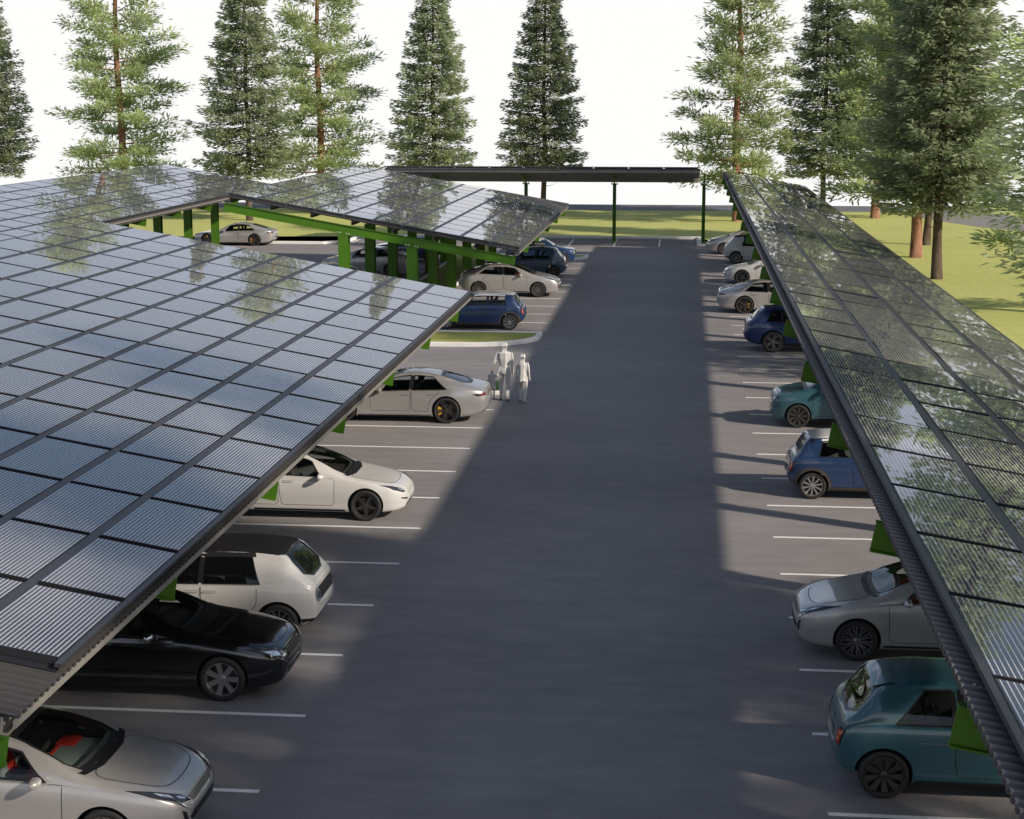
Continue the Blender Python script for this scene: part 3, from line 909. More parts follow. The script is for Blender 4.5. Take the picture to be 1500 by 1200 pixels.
    S['fastback'] = dict(L=L, fo=0.84, wb=2.875, r=0.335, ww=0.235, paint=white, glass='glass', 
        top=[(0, .50), (.03, .60), (.12, .68), (.45, .79), (.9, .88), (1.15, .925), (1.27, .955), (1.8, 1.21), (2.2, 1.37), (2.65, 1.44), (3.15, 1.415), (3.7, 1.29), (4.2, 1.13), (4.5, 1.07), (4.62, 1.0), (4.66, .9), (L, .72)],
        bot=[(0, .36), (.05, .25), (.3, .18), (.7, .155), (3.9, .165), (4.35, .23), (4.6, .34), (L, .48)],
        belt=[(0, .48), (.12, .62), (.45, .74), (.9, .83), (1.3, .885), (2.3, .93), (3.4, .965), (4.1, 1.0), (4.5, .98), (4.64, .85), (L, .68)],
        plan=[(0, .44), (.04, .58), (.14, .71), (.38, .84), (.8, .91), (1.3, .925), (3.6, .925), (4.1, .87), (4.45, .78), (4.62, .68), (L, .54)],
        roofw=[(0, .30), (.3, .58), (.9, .74), (1.3, .76), (1.8, .67), (2.3, .58), (3.1, .565), (3.8, .58), (4.3, .62), (L, .44)],
        cabin=(1.34, 4.0), side=[(1.78, 2.02, 2.62, 2.68), (2.73, 2.76, 3.72, 3.30)], wind=(.72, .95, .52, 1.40), rear=(.52, 1.12, .46, 1.34),
        doors=[(1.50, 2.70, 2.50), (2.71, 3.66, 3.50)], hood=(.26, 1.20, .56, .70), mirror=(1.80, .915), wheel='five', rim_mat='alloy_dark', handle=None, dlo=[(2.70, 0.10)], rim_ratio=.76,
        skins=[('air_intake', [(-.36, .245), (.36, .245), (.42, .30), (-.42, .30)], 'f', .008, 'grille'),
               ('fog_lamp_bezel', [(.46, .42), (.66, .46), (.67, .49), (.47, .455)], 'F', .008, 'trim'),
               ('sill', [(1.28, .20), (3.25, .20), (3.25, .245), (1.28, .245)], 'lr', .006, 'black_roof')],
        lamps=[('headlight', [(.50, .585), (.62, .60), (.76, .675), (.81, .755), (.70, .72), (.56, .655)], [[(.55, .61), (.64, .63), (.66, .68), (.58, .645)]], 'f', 'lamp_house', 'lamp'),
               ('taillight', [(.44, .86), (.70, .84), (.76, .92), (.60, .96)], [[(.5, .88), (.65, .87), (.66, .9), (.52, .91)]], 'b', 'tail', 'amber')])

    # E: low wide champagne sports saloon
    L = 4.96
    S['sport'] = dict(L=L, fo=0.95, wb=2.90, r=0.36, ww=0.26, paint=greysil, glass='glass', tuck=.05,
        top=[(0, .50), (.03, .60), (.12, .68), (.45, .76), (.95, .82), (1.35, .87), (1.5, .905), (2.05, 1.17), (2.45, 1.32), (2.9, 1.378), (3.4, 1.33), (3.9, 1.205), (4.3, 1.08), (4.65, .985), (4.85, .925), (4.92, .84), (L, .68)],
        bot=[(0, .34), (.05, .22), (.3, .16), (.7, .14), (4.1, .15), (4.6, .20), (4.85, .30), (L, .44)],
        belt=[(0, .48), (.12, .62), (.45, .71), (1.0, .765), (1.5, .81), (2.4, .865), (3.4, .90), (4.1, .92), (4.6, .90), (4.88, .80), (L, .64)],
        plan=[(0, .50), (.04, .64), (.14, .78), (.4, .90), (.9, .965), (1.4, .965), (2.6, .945), (3.3, .97), (3.9, .985), (4.4, .93), (4.75, .83), (4.9, .72), (L, .58)],
        roofw=[(0, .34), (.3, .60), (1.0, .74), (1.5, .76), (2.1, .66), (2.6, .57), (3.3, .545), (4.0, .55), (4.5, .66), (4.8, .64), (L, .46)],
        cabin=(1.56, 4.1), side=[(2.02, 2.28, 2.80, 2.84), (2.89, 2.92, 3.86, 3.45)], wind=(.72, .90, .51, 1.335), rear=(.52, 1.04, .46, 1.275),
        doors=[(1.72, 2.86, 2.70), (2.87, 3.70, 3.42)], hood=(.28, 1.40, .52, .68), mirror=(2.02, .865), wheel='twin5', rim_mat='alloy_dark', handle=None, dlo=[(2.86, 0.10)], rim_ratio=.80, caliper=True,
        skins=[('air_intake', [(-.50, .24), (.50, .24), (.56, .34), (-.56, .34)], 'f', .008, 'grille'),
               ('headlight_vent', [(.66, .40), (.74, .42), (.77, .58), (.70, .56)], 'F', .008, 'trim'),
               ('light_bar', [(-.80, .80), (.80, .80), (.80, .822), (-.80, .822)], 'b', .008, 'tail'),
               ('rear_diffuser', [(-.66, .235), (.66, .235), (.74, .36), (-.74, .36)], 'b', .008, 'trim'),
               ('sill', [(1.36, .175), (3.42, .175), (3.42, .215), (1.36, .215)], 'lr', .008, 'trim')],
        lamps=[('headlight', [(.60, .60), (.74, .60), (.84, .66), (.80, .72), (.66, .68)], [[(.64, .62), (.73, .625), (.74, .665), (.67, .66)]], 'f', 'lamp_house', 'lamp'),
               ('taillight', [(.62, .785), (.84, .765), (.87, .815), (.66, .845)], [[(.68, .795), (.80, .785), (.81, .805), (.69, .82)]], 'b', 'lamp_house', 'tail')])

    # F: small upright three-door hatchback with white roof
    L = 3.72
    S['mini'] = dict(L=L, fo=0.72, wb=2.467, r=0.305, ww=0.195, paint=blue, glass='glass', tuck=.05,
        top=[(0, .62), (.02, .76), (.07, .83), (.35, .89), (.75, .95), (.98, .98), (1.06, 1.01), (1.45, 1.25), (1.72, 1.365), (2.1, 1.405), (2.7, 1.40), (3.18, 1.365), (3.30, 1.33), (3.42, 1.16), (3.52, .99), (3.62, .90), (3.68, .80), (L, .62)],
        bot=[(0, .36), (.04, .26), (.25, .20), (.6, .175), (3.0, .18), (3.45, .24), (3.65, .33), (L, .42)],
        belt=[(0, .58), (.07, .75), (.35, .83), (.9, .895), (1.6, .92), (2.6, .94), (3.2, .945), (3.5, .90), (3.65, .76), (L, .58)],
        plan=[(0, .52), (.03, .62), (.12, .73), (.35, .81), (.65, .84), (3.0, .84), (3.35, .80), (3.58, .73), (3.68, .65), (L, .54)],
        roofw=[(0, .40), (.3, .62), (.9, .72), (1.2, .71), (1.6, .62), (2.1, .585), (3.0, .58), (3.3, .60), (3.6, .58), (L, .42)],
        cabin=(1.12, 3.25), side=[(1.42, 1.66, 2.28, 2.30), (2.35, 2.37, 3.06, 2.98)], wind=(.66, 1.01, .54, 1.36), rear=(.54, 1.01, .49, 1.30),
        doors=[(1.24, 2.34, 2.18)], hood=(.12, .98, .60, .64), mirror=(1.52, .935), roof_side=(1.80, 3.0), roof_mat='white_roof', wheel='ten', rim_mat='alloy', handle='chrome', dlo=[(2.32, 0.06)], arch_trim=.065, sill=.29, sill_mat='clad',
        skins=[('roof_panel', [(1.66, -.50), (1.66, .50), (2.2, .555), (3.16, .55), (3.28, .48), (3.28, -.48), (3.16, -.55), (2.2, -.555)], 't', .006, 'white_roof'),
               ('grille', [(-.36, .52), (.36, .52), (.42, .62), (.34, .70), (-.34, .70), (-.42, .62)], 'f', .009, 'grille'),
               ('bumper_skirt', [(-.70, .28), (.70, .28), (.73, .38), (-.73, .38)], 'b', .009, 'clad'),
               ('number_plate', [(-.24, .52), (.24, .52), (.24, .62), (-.24, .62)], 'b', .012, 'trim')],
        lamps=[('headlight', chaikin([(.42, .60), (.66, .62), (.70, .80), (.48, .80)], 3), [chaikin([(.47, .645), (.62, .66), (.64, .77), (.51, .77)], 3)], 'f', 'chrome', 'lamp'),
               ('taillight', [(.56, .62), (.68, .61), (.70, .80), (.60, .82)], [[(.585, .66), (.66, .65), (.67, .71), (.60, .72)], [(.60, .74), (.67, .735), (.675, .78), (.61, .79)]], 'b', 'tail', 'amber')])

    # G: small rounded teal three-door hatchback
    L = 3.63
    S['bubble'] = dict(L=L, fo=0.70, wb=2.32, r=0.32, ww=0.195, paint=teal, glass='glass', tuck=.05,
        top=[(0, .60), (.02, .74), (.08, .85), (.35, .94), (.65, 1.0), (.82, 1.03), (.90, 1.06), (1.30, 1.31), (1.62, 1.46), (2.0, 1.52), (2.5, 1.515), (2.95, 1.455), (3.12, 1.40), (3.28, 1.22), (3.42, 1.06), (3.52, .98), (3.59, .84), (L, .62)],
        bot=[(0, .36), (.04, .26), (.25, .20), (.6, .18), (2.9, .19), (3.35, .25), (3.56, .34), (L, .44)],
        belt=[(0, .56), (.08, .76), (.35, .87), (.8, .93), (1.5, .955), (2.4, .97), (3.0, .97), (3.4, .92), (3.56, .78), (L, .58)],
        plan=[(0, .48), (.03, .59), (.12, .71), (.35, .80), (.65, .84), (2.9, .84), (3.25, .80), (3.48, .72), (3.59, .63), (L, .5)],
        roofw=[(0, .36), (.3, .60), (.8, .71), (1.2, .68), (1.6, .60), (2.0, .56), (2.8, .60), (3.1, .645), (3.45, .66), (L, .42)],
        cabin=(0.98, 3.0), side=[(1.26, 1.54, 2.10, 2.12), (2.17, 2.19, 2.90, 2.52)], wind=(.66, 1.07, .52, 1.475), rear=(.63, 1.01, .56, 1.41),
        doors=[(1.08, 2.16, 2.0)], hood=(.16, .84, .56, .64), mirror=(1.36, .96), wheel='blade', rim_mat='alloy_dark', handle=None, dlo=[(2.14, 0.06)], rim_ratio=.78,
        skins=[('roof_spoiler', [(2.90, -.48), (2.90, .48), (3.10, .47), (3.15, .40), (3.15, -.40), (3.10, -.47)], 't', .018, teal),
               ('number_plate', [(-.24, .62), (.24, .62), (.24, .72), (-.24, .72)], 'b', .010, 'chrome'),
               ('badge', chaikin([(-.06, .78), (.06, .78), (.06, .86), (-.06, .86)], 2), 'b', .010, 'chrome'),
               ('air_intake', [(-.44, .30), (.44, .30), (.48, .40), (-.48, .40)], 'f', .009, 'grille'),
               ('sill', [(1.08, .215), (2.62, .215), (2.62, .26), (1.08, .26)], 'lr', .008, 'trim'),
               ('side_moulding', [(1.2, .765), (2.6, .775), (2.6, .787), (1.2, .777)], 'lr', .006, 'chrome')],
        lamps=[('headlight', chaikin([(.40, .66), (.62, .66), (.68, .84), (.48, .86)], 3), [chaikin([(.46, .69), (.60, .70), (.63, .81), (.51, .82)], 3)], 'f', 'lamp_house', 'lamp'),
               ('taillight', [(.52, .66), (.64, .65), (.665, .84), (.56, .86)], [[(.555, .70), (.63, .695), (.64, .75), (.57, .76)], [(.575, .78), (.64, .775), (.645, .82), (.58, .83)]], 'b', 'tail', 'amber')])

    # H: deep blue sport utility car
    L = 4.76
    S['suv'] = dict(L=L, fo=0.90, wb=2.87, r=0.375, ww=0.245, paint=dblue, glass='glass_dark', glass_rear='glass_dark', tuck=.05,
        top=[(0, .66), (.03, .80), (.12, .88), (.5, .98), (1.0, 1.05), (1.3, 1.09), (1.4, 1.12), (1.9, 1.41), (2.2, 1.55), (2.7, 1.62), (3.4, 1.60), (4.0, 1.54), (4.15, 1.49), (4.38, 1.27), (4.52, 1.12), (4.66, 1.04), (4.72, .92), (L, .70)],
        bot=[(0, .42), (.05, .32), (.3, .24), (.7, .21), (3.9, .22), (4.4, .28), (4.68, .40), (L, .52)],
        belt=[(0, .62), (.12, .80), (.5, .91), (1.0, .97), (1.5, 1.01), (2.6, 1.04), (3.6, 1.07), (4.2, 1.06), (4.6, .98), (L, .66)],
        plan=[(0, .54), (.04, .66), (.14, .78), (.4, .88), (.8, .935), (1.3, .94), (3.8, .94), (4.25, .89), (4.55, .81), (4.7, .71), (L, .58)],
        roofw=[(0, .42), (.3, .66), (1.0, .79), (1.5, .77), (2.0, .69), (2.5, .645), (3.5, .63), (4.1, .63), (4.5, .64), (L, .48)],
        cabin=(1.46, 4.05), side=[(1.86, 2.12, 2.62, 2.66), (2.72, 2.75, 3.45, 3.42), (3.50, 3.48, 4.02, 3.80)], wind=(.74, 1.12, .59, 1.565), rear=(.57, 1.13, .52, 1.48),
        doors=[(1.55, 2.69, 2.50), (2.70, 3.52, 3.36)], hood=(.2, 1.32, .58, .74), mirror=(1.86, 1.03), wheel='twin5', rim_mat='alloy_mid', handle='chrome', dlo=[(2.69, 0.06), (3.47, 0.06)],
        skins=[('grille', [(-.40, .62), (.40, .62), (.48, .76), (-.48, .76)], 'f', .009, 'grille'),
               ('bumper_skirt', [(-.76, .38), (.76, .38), (.80, .50), (-.80, .50)], 'b', .009, 'trim'),
               ('sill', [(1.35, .265), (3.32, .265), (3.32, .34), (1.35, .34)], 'lr', .010, 'trim'),
               ('roof_spoiler', [(3.95, -.50), (3.95, .50), (4.12, .50), (4.17, .42), (4.17, -.42), (4.12, -.50)], 't', .016, dblue)],
        lamps=[('headlight', [(.50, .72), (.70, .74), (.82, .82), (.80, .88), (.58, .80)], [[(.56, .745), (.68, .765), (.70, .81), (.60, .79)]], 'f', 'lamp_house', 'lamp'),
               ('taillight', [(.30, .90), (.74, .88), (.82, .95), (.76, 1.0), (.34, .98)], [[(.4, .92), (.7, .91), (.7, .94), (.4, .95)]], 'b', 'lamp_house', 'tail')])
    return S

# ------------------------------------------------------------------ site constants
STALL = 2.743
XL, XR = -5.35, 1.94            # stall fronts either side of the aisle
SUN_AZ = math.radians(27.0)     # sun stands toward +x, turned this far toward -y
SUN_EL = math.radians(29.0)
TILT = math.radians(10.0)

def make_site_materials():
    M['asphalt'] = asphalt_mat()
    M['road'] = noise_color('road_asphalt', [(0.3, (0.13, 0.13, 0.145)), (0.7, (0.165, 0.165, 0.18))], 0.6, rough=0.85, scale2=9, spec=0.2)
    M['path'] = noise_color('drive_concrete', [(0.3, (0.20, 0.185, 0.18)), (0.7, (0.26, 0.245, 0.235))], 0.5, rough=0.9, scale2=7, spec=0.2)
    M['grass'] = noise_color('mown_grass', [(0.28, (0.35, 0.375, 0.12)), (0.5, (0.44, 0.455, 0.155)), (0.75, (0.52, 0.525, 0.21))], 0.09, detail=10, rough=0.95, scale2=3.2, mix2=0.55, bump=0.3, bscale=26.0, spec=0.1, bdist=0.06)
    M['turf'] = noise_color('island_turf', [(0.3, (0.26, 0.28, 0.07)), (0.5, (0.33, 0.34, 0.10)), (0.75, (0.40, 0.39, 0.14))], 1.4, rough=0.95, scale2=24, mix2=0.55, bump=0.3, bscale=60.0, spec=0.1, bdist=0.04)
    M['kerb'] = noise_color('kerb_concrete', [(0.3, (0.68, 0.665, 0.64)), (0.7, (0.80, 0.785, 0.76))], 2.5, rough=0.85, scale2=30, spec=0.2)
    M['line'] = line_mat()
    M['green'] = simple('painted_steel_green', (0.056, 0.152, 0.005), 0.48, spec=0.35, var=0.12, scale=3.0)
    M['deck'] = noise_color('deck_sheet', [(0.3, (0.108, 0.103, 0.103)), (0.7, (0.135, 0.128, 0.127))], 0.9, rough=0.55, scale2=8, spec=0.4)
    M['deck_sky_lit'] = noise_color('deck_sheet_sky_lit', [(0.3, (0.36, 0.37, 0.45)), (0.7, (0.43, 0.44, 0.52))], 0.9, rough=0.55, scale2=8, spec=0.4)  # paler, bluer deck copy: skylight on the underside put into the colour
    M['deck_shaded'] = noise_color('deck_sheet_shaded', [(0.3, (0.050, 0.047, 0.047)), (0.7, (0.066, 0.062, 0.061))], 0.9, rough=0.6, scale2=8, spec=0.3)  # darker deck copy: tree shade on the near left canopy put into the colour
    M['galv'] = noise_color('galvanised_purlin', [(0.3, (0.20, 0.188, 0.175)), (0.7, (0.27, 0.255, 0.235))], 2.0, rough=0.5, spec=0.5)
    M['rail'] = simple('panel_rail_grey', (0.045, 0.045, 0.050), 0.45, metal=0.2)
    M['frame'] = simple('panel_frame_dark', (0.022, 0.022, 0.026), 0.4)
    M['panel'] = panel_mat()
    M['bolt'] = simple('bolt_zinc', (0.6, 0.6, 0.58), 0.4, metal=0.5)
    M['manikin'] = simple('matt_white_figure', (0.56, 0.55, 0.535), 0.8, spec=0.2)
    M['bark_red'] = noise_color('pine_bark', [(0.30, (0.10, 0.055, 0.035)), (0.5, (0.27, 0.135, 0.085)), (0.72, (0.38, 0.22, 0.15))], 5.0, rough=0.95, stretch=(1, 1, 0.25), bump=0.8, bscale=9, spec=0.1)
    M['bark_grey'] = noise_color('spruce_bark', [(0.30, (0.055, 0.040, 0.030)), (0.55, (0.115, 0.085, 0.062)), (0.75, (0.17, 0.13, 0.10))], 6.0, rough=0.95, stretch=(1, 1, 0.25), bump=0.8, bscale=10, spec=0.1)
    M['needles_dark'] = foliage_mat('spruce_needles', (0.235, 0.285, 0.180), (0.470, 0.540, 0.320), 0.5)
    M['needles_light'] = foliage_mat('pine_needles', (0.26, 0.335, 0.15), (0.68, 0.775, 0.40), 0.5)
    M['shrub'] = foliage_mat('shrub_leaves', (0.10, 0.13, 0.02), (0.26, 0.28, 0.06), 0.35)
    M['planter_green'] = simple('dark_green_block', (0.015, 0.06, 0.02), 0.6)

def asphalt_mat():
    m, nt, b = mat('lot_asphalt')
    tc = nt.nodes.new('ShaderNodeTexCoord')
    def nz(scale, detail, stretch=(1, 1, 1), rough=0.6):
        mp = nt.nodes.new('ShaderNodeMapping'); mp.inputs['Scale'].default_value = stretch
        nt.links.new(tc.outputs['Object'], mp.inputs['Vector'])
        n = nt.nodes.new('ShaderNodeTexNoise'); n.inputs['Scale'].default_value = scale; n.inputs['Detail'].default_value = detail; n.inputs['Roughness'].default_value = rough
        nt.links.new(mp.outputs[0], n.inputs['Vector'])
        return n.outputs['Fac']
    def mix(a, bb, f):
        mm = nt.nodes.new('ShaderNodeMix'); mm.inputs[0].default_value = f
        nt.links.new(a, mm.inputs[2]); nt.links.new(bb, mm.inputs[3]); return mm.outputs[0]
    big = nz(0.22, 6, (0.55, 1, 1)); mid = nz(2.2, 6, (0.45, 1.2, 1)); fine = nz(45, 3)
    f = mix(mix(big, mid, 0.5), fine, 0.35)
    cr = nt.nodes.new('ShaderNodeValToRGB'); el = cr.color_ramp.elements
    el[0].position = 0.33; el[0].color = (0.156, 0.149, 0.152, 1)
    el[1].position = 0.68; el[1].color = (0.298, 0.280, 0.277, 1)
    nt.links.new(f, cr.inputs['Fac'])
    # thin dark crack-sealing lines
    vo = nt.nodes.new('ShaderNodeTexVoronoi'); vo.feature = 'DISTANCE_TO_EDGE'; vo.inputs['Scale'].default_value = 0.11
    mpv = nt.nodes.new('ShaderNodeMapping'); mpv.inputs['Scale'].default_value = (1, 0.6, 1)
    nt.links.new(tc.outputs['Object'], mpv.inputs['Vector']); nt.links.new(mpv.outputs[0], vo.inputs['Vector'])
    nt.links.new(cr.outputs['Color'], b.inputs['Base Color'])
    b.inputs['Roughness'].default_value = 0.82
    b.inputs['Specular IOR Level'].default_value = 0.28
    nt.nodes.remove(vo); nt.nodes.remove(mpv)
    bp = nt.nodes.new('ShaderNodeBump'); bp.inputs['Strength'].default_value = 0.35; bp.inputs['Distance'].default_value = 0.01
    nt.links.new(fine, bp.inputs['Height']); nt.links.new(bp.outputs['Normal'], b.inputs['Normal'])
    return m

def line_mat():
    m, nt, b = mat('line_paint')
    tc = nt.nodes.new('ShaderNodeTexCoord')
    n = nt.nodes.new('ShaderNodeTexNoise'); n.inputs['Scale'].default_value = 9; n.inputs['Detail'].default_value = 8; n.inputs['Roughness'].default_value = 0.7
    nt.links.new(tc.outputs['Object'], n.inputs['Vector'])
    cr = nt.nodes.new('ShaderNodeValToRGB'); el = cr.color_ramp.elements
    el[0].position = 0.30; el[0].color = (0.48, 0.47, 0.46, 1); el[1].position = 0.42; el[1].color = (0.82, 0.81, 0.79, 1)
    nt.links.new(n.outputs['Fac'], cr.inputs['Fac']); nt.links.new(cr.outputs['Color'], b.inputs['Base Color'])
    b.inputs['Roughness'].default_value = 0.7
    return m

def panel_mat():
    """dark cells under glass with pale conductor lines; UV in metres"""
    m, nt, b = mat('solar_cells')
    uv = nt.nodes.new('ShaderNodeUVMap'); uv.uv_map = 'UVMap'
    sep = nt.nodes.new('ShaderNodeSeparateXYZ'); nt.links.new(uv.outputs[0], sep.inputs[0])
    def math_(op, a, bb=None):
        n = nt.nodes.new('ShaderNodeMath'); n.operation = op
        for i, v in enumerate((a, bb)):
            if v is None: continue
            if isinstance(v, (int, float)): n.inputs[i].default_value = v
            else: nt.links.new(v, n.inputs[i])
        return n.outputs[0]
    def stripe(src, pitch, width):
        f = math_('FRACT', math_('DIVIDE', src, pitch))
        return math_('LESS_THAN', math_('ABSOLUTE', math_('SUBTRACT', f, 0.5)), width / pitch / 2)
    a = stripe(sep.outputs[0], 0.051, 0.0098)
    c = stripe(sep.outputs[1], 0.105, 0.006)
    m1 = nt.nodes.new('ShaderNodeMix'); m1.data_type = 'RGBA'
    m1.inputs[6].default_value = (0.034, 0.036, 0.046, 1); m1.inputs[7].default_value = (0.13, 0.13, 0.14, 1)
    nt.links.new(c, m1.inputs[0])
    m2 = nt.nodes.new('ShaderNodeMix'); m2.data_type = 'RGBA'
    nt.links.new(m1.outputs[2], m2.inputs[6]); m2.inputs[7].default_value = (0.72, 0.68, 0.645, 1)
    nt.links.new(a, m2.inputs[0])
    nt.links.new(m2.outputs[2], b.inputs['Base Color'])
    b.inputs['Roughness'].default_value = 0.5
    b.inputs['IOR'].default_value = 1.45
    b.inputs['Specular IOR Level'].default_value = 0.2
    b.inputs['Coat Weight'].default_value = 1.0
    b.inputs['Coat IOR'].default_value = 1.68
    b.inputs['Coat Roughness'].default_value = 0.012
    return m

# ------------------------------------------------------------------ ground
def sheet(name, poly, z, m, kind='structure'):
    bm = bmesh.new()
    f = bm.faces.new([bm.verts.new((x, y, z)) for x, y in poly])
    bmesh.ops.triangulate(bm, faces=[f])
    bm.normal_update()
    for f in bm.faces:
        if f.normal.z < 0: f.normal_flip()
    o = obj(name, bm, m, smooth=False)
    o['kind'] = kind
    return o

def kerb_run(name, pts, width=0.17, h=0.14, closed=False, z0=-0.03, label=None, cat=None, kind='structure'):
    bm = bmesh.new()
    n = len(pts)
    L, R = [], []
    for i in range(n):
        a = pts[(i - 1) % n] if (closed or i > 0) else pts[i]
        c = pts[(i + 1) % n] if (closed or i < n - 1) else pts[i]
        b = pts[i]
        d1 = Vector((b[0] - a[0], b[1] - a[1])); d2 = Vector((c[0] - b[0], c[1] - b[1]))
        if d1.length < 1e-6: d1 = d2
        if d2.length < 1e-6: d2 = d1
        d1.normalize(); d2.normalize()
        nrm = Vector((-d1.y - d2.y, d1.x + d2.x)); nrm.normalize()
        k = 1 / max(0.5, nrm.dot(Vector((-d1.y, d1.x))))
        L.append((b[0] + nrm.x * width / 2 * k, b[1] + nrm.y * width / 2 * k)); R.append((b[0] - nrm.x * width / 2 * k, b[1] - nrm.y * width / 2 * k))
    prof = []
    for i in range(n):
        (lx, ly), (rx, ry) = L[i], R[i]
        e = 0.12
        ring = [(lx, ly, z0), (lx, ly, h - 0.02), (lx + (rx - lx) * e, ly + (ry - ly) * e, h), (rx + (lx - rx) * e, ry + (ly - ry) * e, h), (rx, ry, h - 0.02), (rx, ry, z0)]
        prof.append([bm.verts.new(p) for p in ring])
    for i in range(n if closed else n - 1):
        A, B = prof[i], prof[(i + 1) % n]
        for k in range(5):
            bm.faces.new((A[k], A[k + 1], B[k + 1], B[k]))
    if not closed:
        bm.faces.new(prof[0]); bm.faces.new(prof[-1][::-1])
    bmesh.ops.recalc_face_normals(bm, faces=bm.faces)
    o = obj(name, bm, M['kerb'], smooth=False)
    o['kind'] = kind
    return o

def island(name, outline, label):
    """kerbed planting island: the kerb ring is the object, turf a part"""
    P = densify(outline, 0.35)
    if area2(P) < 0: P = P[::-1]
    k = kerb_run('kerb', offset_poly(P, -0.09), 0.18, 0.15, closed=True)
    k.name = 'kerbed_island'
    del k['kind']
    tag(k, label, 'traffic island', kind='structure')
    inner = offset_poly(P, -0.17)
    bm = bmesh.new()
    f = bm.faces.new([bm.verts.new((x, y, 0.125)) for x, y in inner])
    bmesh.ops.triangulate(bm, faces=[f])
    # short blades so the turf has a pile
    xs = [p[0] for p in inner]; ys = [p[1] for p in inner]
    rnd = random.Random(5)
    t = obj('turf', bm, M['turf'], k, smooth=False)
    return k

def build_ground():
    G = sheet('ground', [(-110, -45), (95, -45), (95, 143.8), (-110, 143.8)], -0.05, M['grass'])
    lot = [(-75, -40), (7.5, -40), (7.5, 103.3), (0.95, 103.3), (0.95, 108.4), (-20.75, 108.4), (-20.75, 102.4), (-75, 102.4)]
    sheet('car_park_asphalt', lot, 0.0, M['asphalt'])
    kerb_run('kerb', [(-75, 102.4), (-22.0, 102.4), (-20.75, 103.6), (-20.75, 108.4), (0.95, 108.4), (0.95, 103.3), (7.55, 103.3), (7.55, -40)], 0.28, 0.15)
    sheet('road', [(-110, 136.4), (95, 136.4), (95, 143.6), (-110, 143.6)], -0.044, M['road'])
    sheet('drive', [(17.0, 136.4), (24.0, 136.4), (27.5, 126), (33, 112), (26.5, 112), (20.5, 121), (17.2, 131.0)], -0.046, M['path'])
    # stall lines
    bm = bmesh.new(); box(bm, 0, 5.2, -0.05, 0.05, 0.004, 0.006)
    me = None
    def stall(x, y, rz):
        nonlocal me
        if me is None:
            o = obj('stall_line', bm, M['line'], smooth=False); me = o.data
        else:
            o = obj_me('stall_line', me)
        o.location = (x, y, 0); o.rotation_euler = (0, 0, rz); o['kind'] = 'structure'
    k = 0
    y = 20.31 - STALL * 4
    while y < 104:
        if y < 49.0 or y > 63.5:
            if True:
                if not (92.2 < y < 95.0):
                    stall(XL - 5.2, y, 0)
                    if y > 40: stall(-17.95, y, 0)
                    if y > 50: stall(-30.7, y, 0)
        y += STALL
    y = 20.34 - STALL * 4
    while y < 102:
        stall(XR, y, 0); y += STALL
    for x in (-20.4, -17.7, -14.9, -12.2, -9.66, -6.92, -4.18, -1.46):
        stall(x, 102.3, PI / 2)
    # islands
    def tipped(xa, xb, y0, y1, r):
        pts = [(xb, y1), (xb, y0)]
        pts = [(xa, y0)] + [(xb - r + r * math.sin(t), y0 + (y1 - y0) * (1 - math.cos(t)) * 0.5 * 2 if False else y0 + (y1 - y0) * 0.72 * (1 - math.cos(t))) for t in [PI / 2 * k / 8 for k in range(9)]] + [(xb, y1), (xa, y1)]
        return pts
    island('kerbed_island', tipped(-10.55, -5.25, 60.1, 63.35, 2.6), 'white kerbed grass island with a rounded tip beside the walking figures')
    island('kerbed_island', tipped(-10.55, -5.3, 93.0, 95.4, 1.5), 'small kerbed grass island at the far end of the left row')
    island('kerbed_island', [(-18.2, 60.1), (-12.9, 60.1), (-12.9, 63.3), (-18.2, 63.3)], 'kerbed grass island behind the near left solar canopy')
    island('kerbed_island', [(-12.75, 63.8), (-10.72, 63.8), (-10.72, 101.5), (-12.75, 101.5)], 'long narrow grass median between the back to back stalls')

# ------------------------------------------------------------------ solar canopies
def panel_mesh(w, l):
    bm = bmesh.new()
    box(bm, -w / 2, w / 2, -l / 2, l / 2, -0.085, 0, mat=0)
    uvl = bm.loops.layers.uv.new('UVMap')
    b = 0.016
    vs = [bm.verts.new(p) for p in ((-w / 2 + b, -l / 2 + b, 0.0015), (w / 2 - b, -l / 2 + b, 0.0015), (w / 2 - b, l / 2 - b, 0.0015), (-w / 2 + b, l / 2 - b, 0.0015))]
    f = bm.faces.new(vs); f.material_index = 1
    for lp in f.loops: lp[uvl].uv = (lp.vert.co.x + w / 2, lp.vert.co.y + l / 2)
    me = bpy.data.meshes.new('solar_panel'); bm.to_mesh(me); bm.free()
    me.materials.append(M['frame']); me.materials.append(M['panel'])
    return me

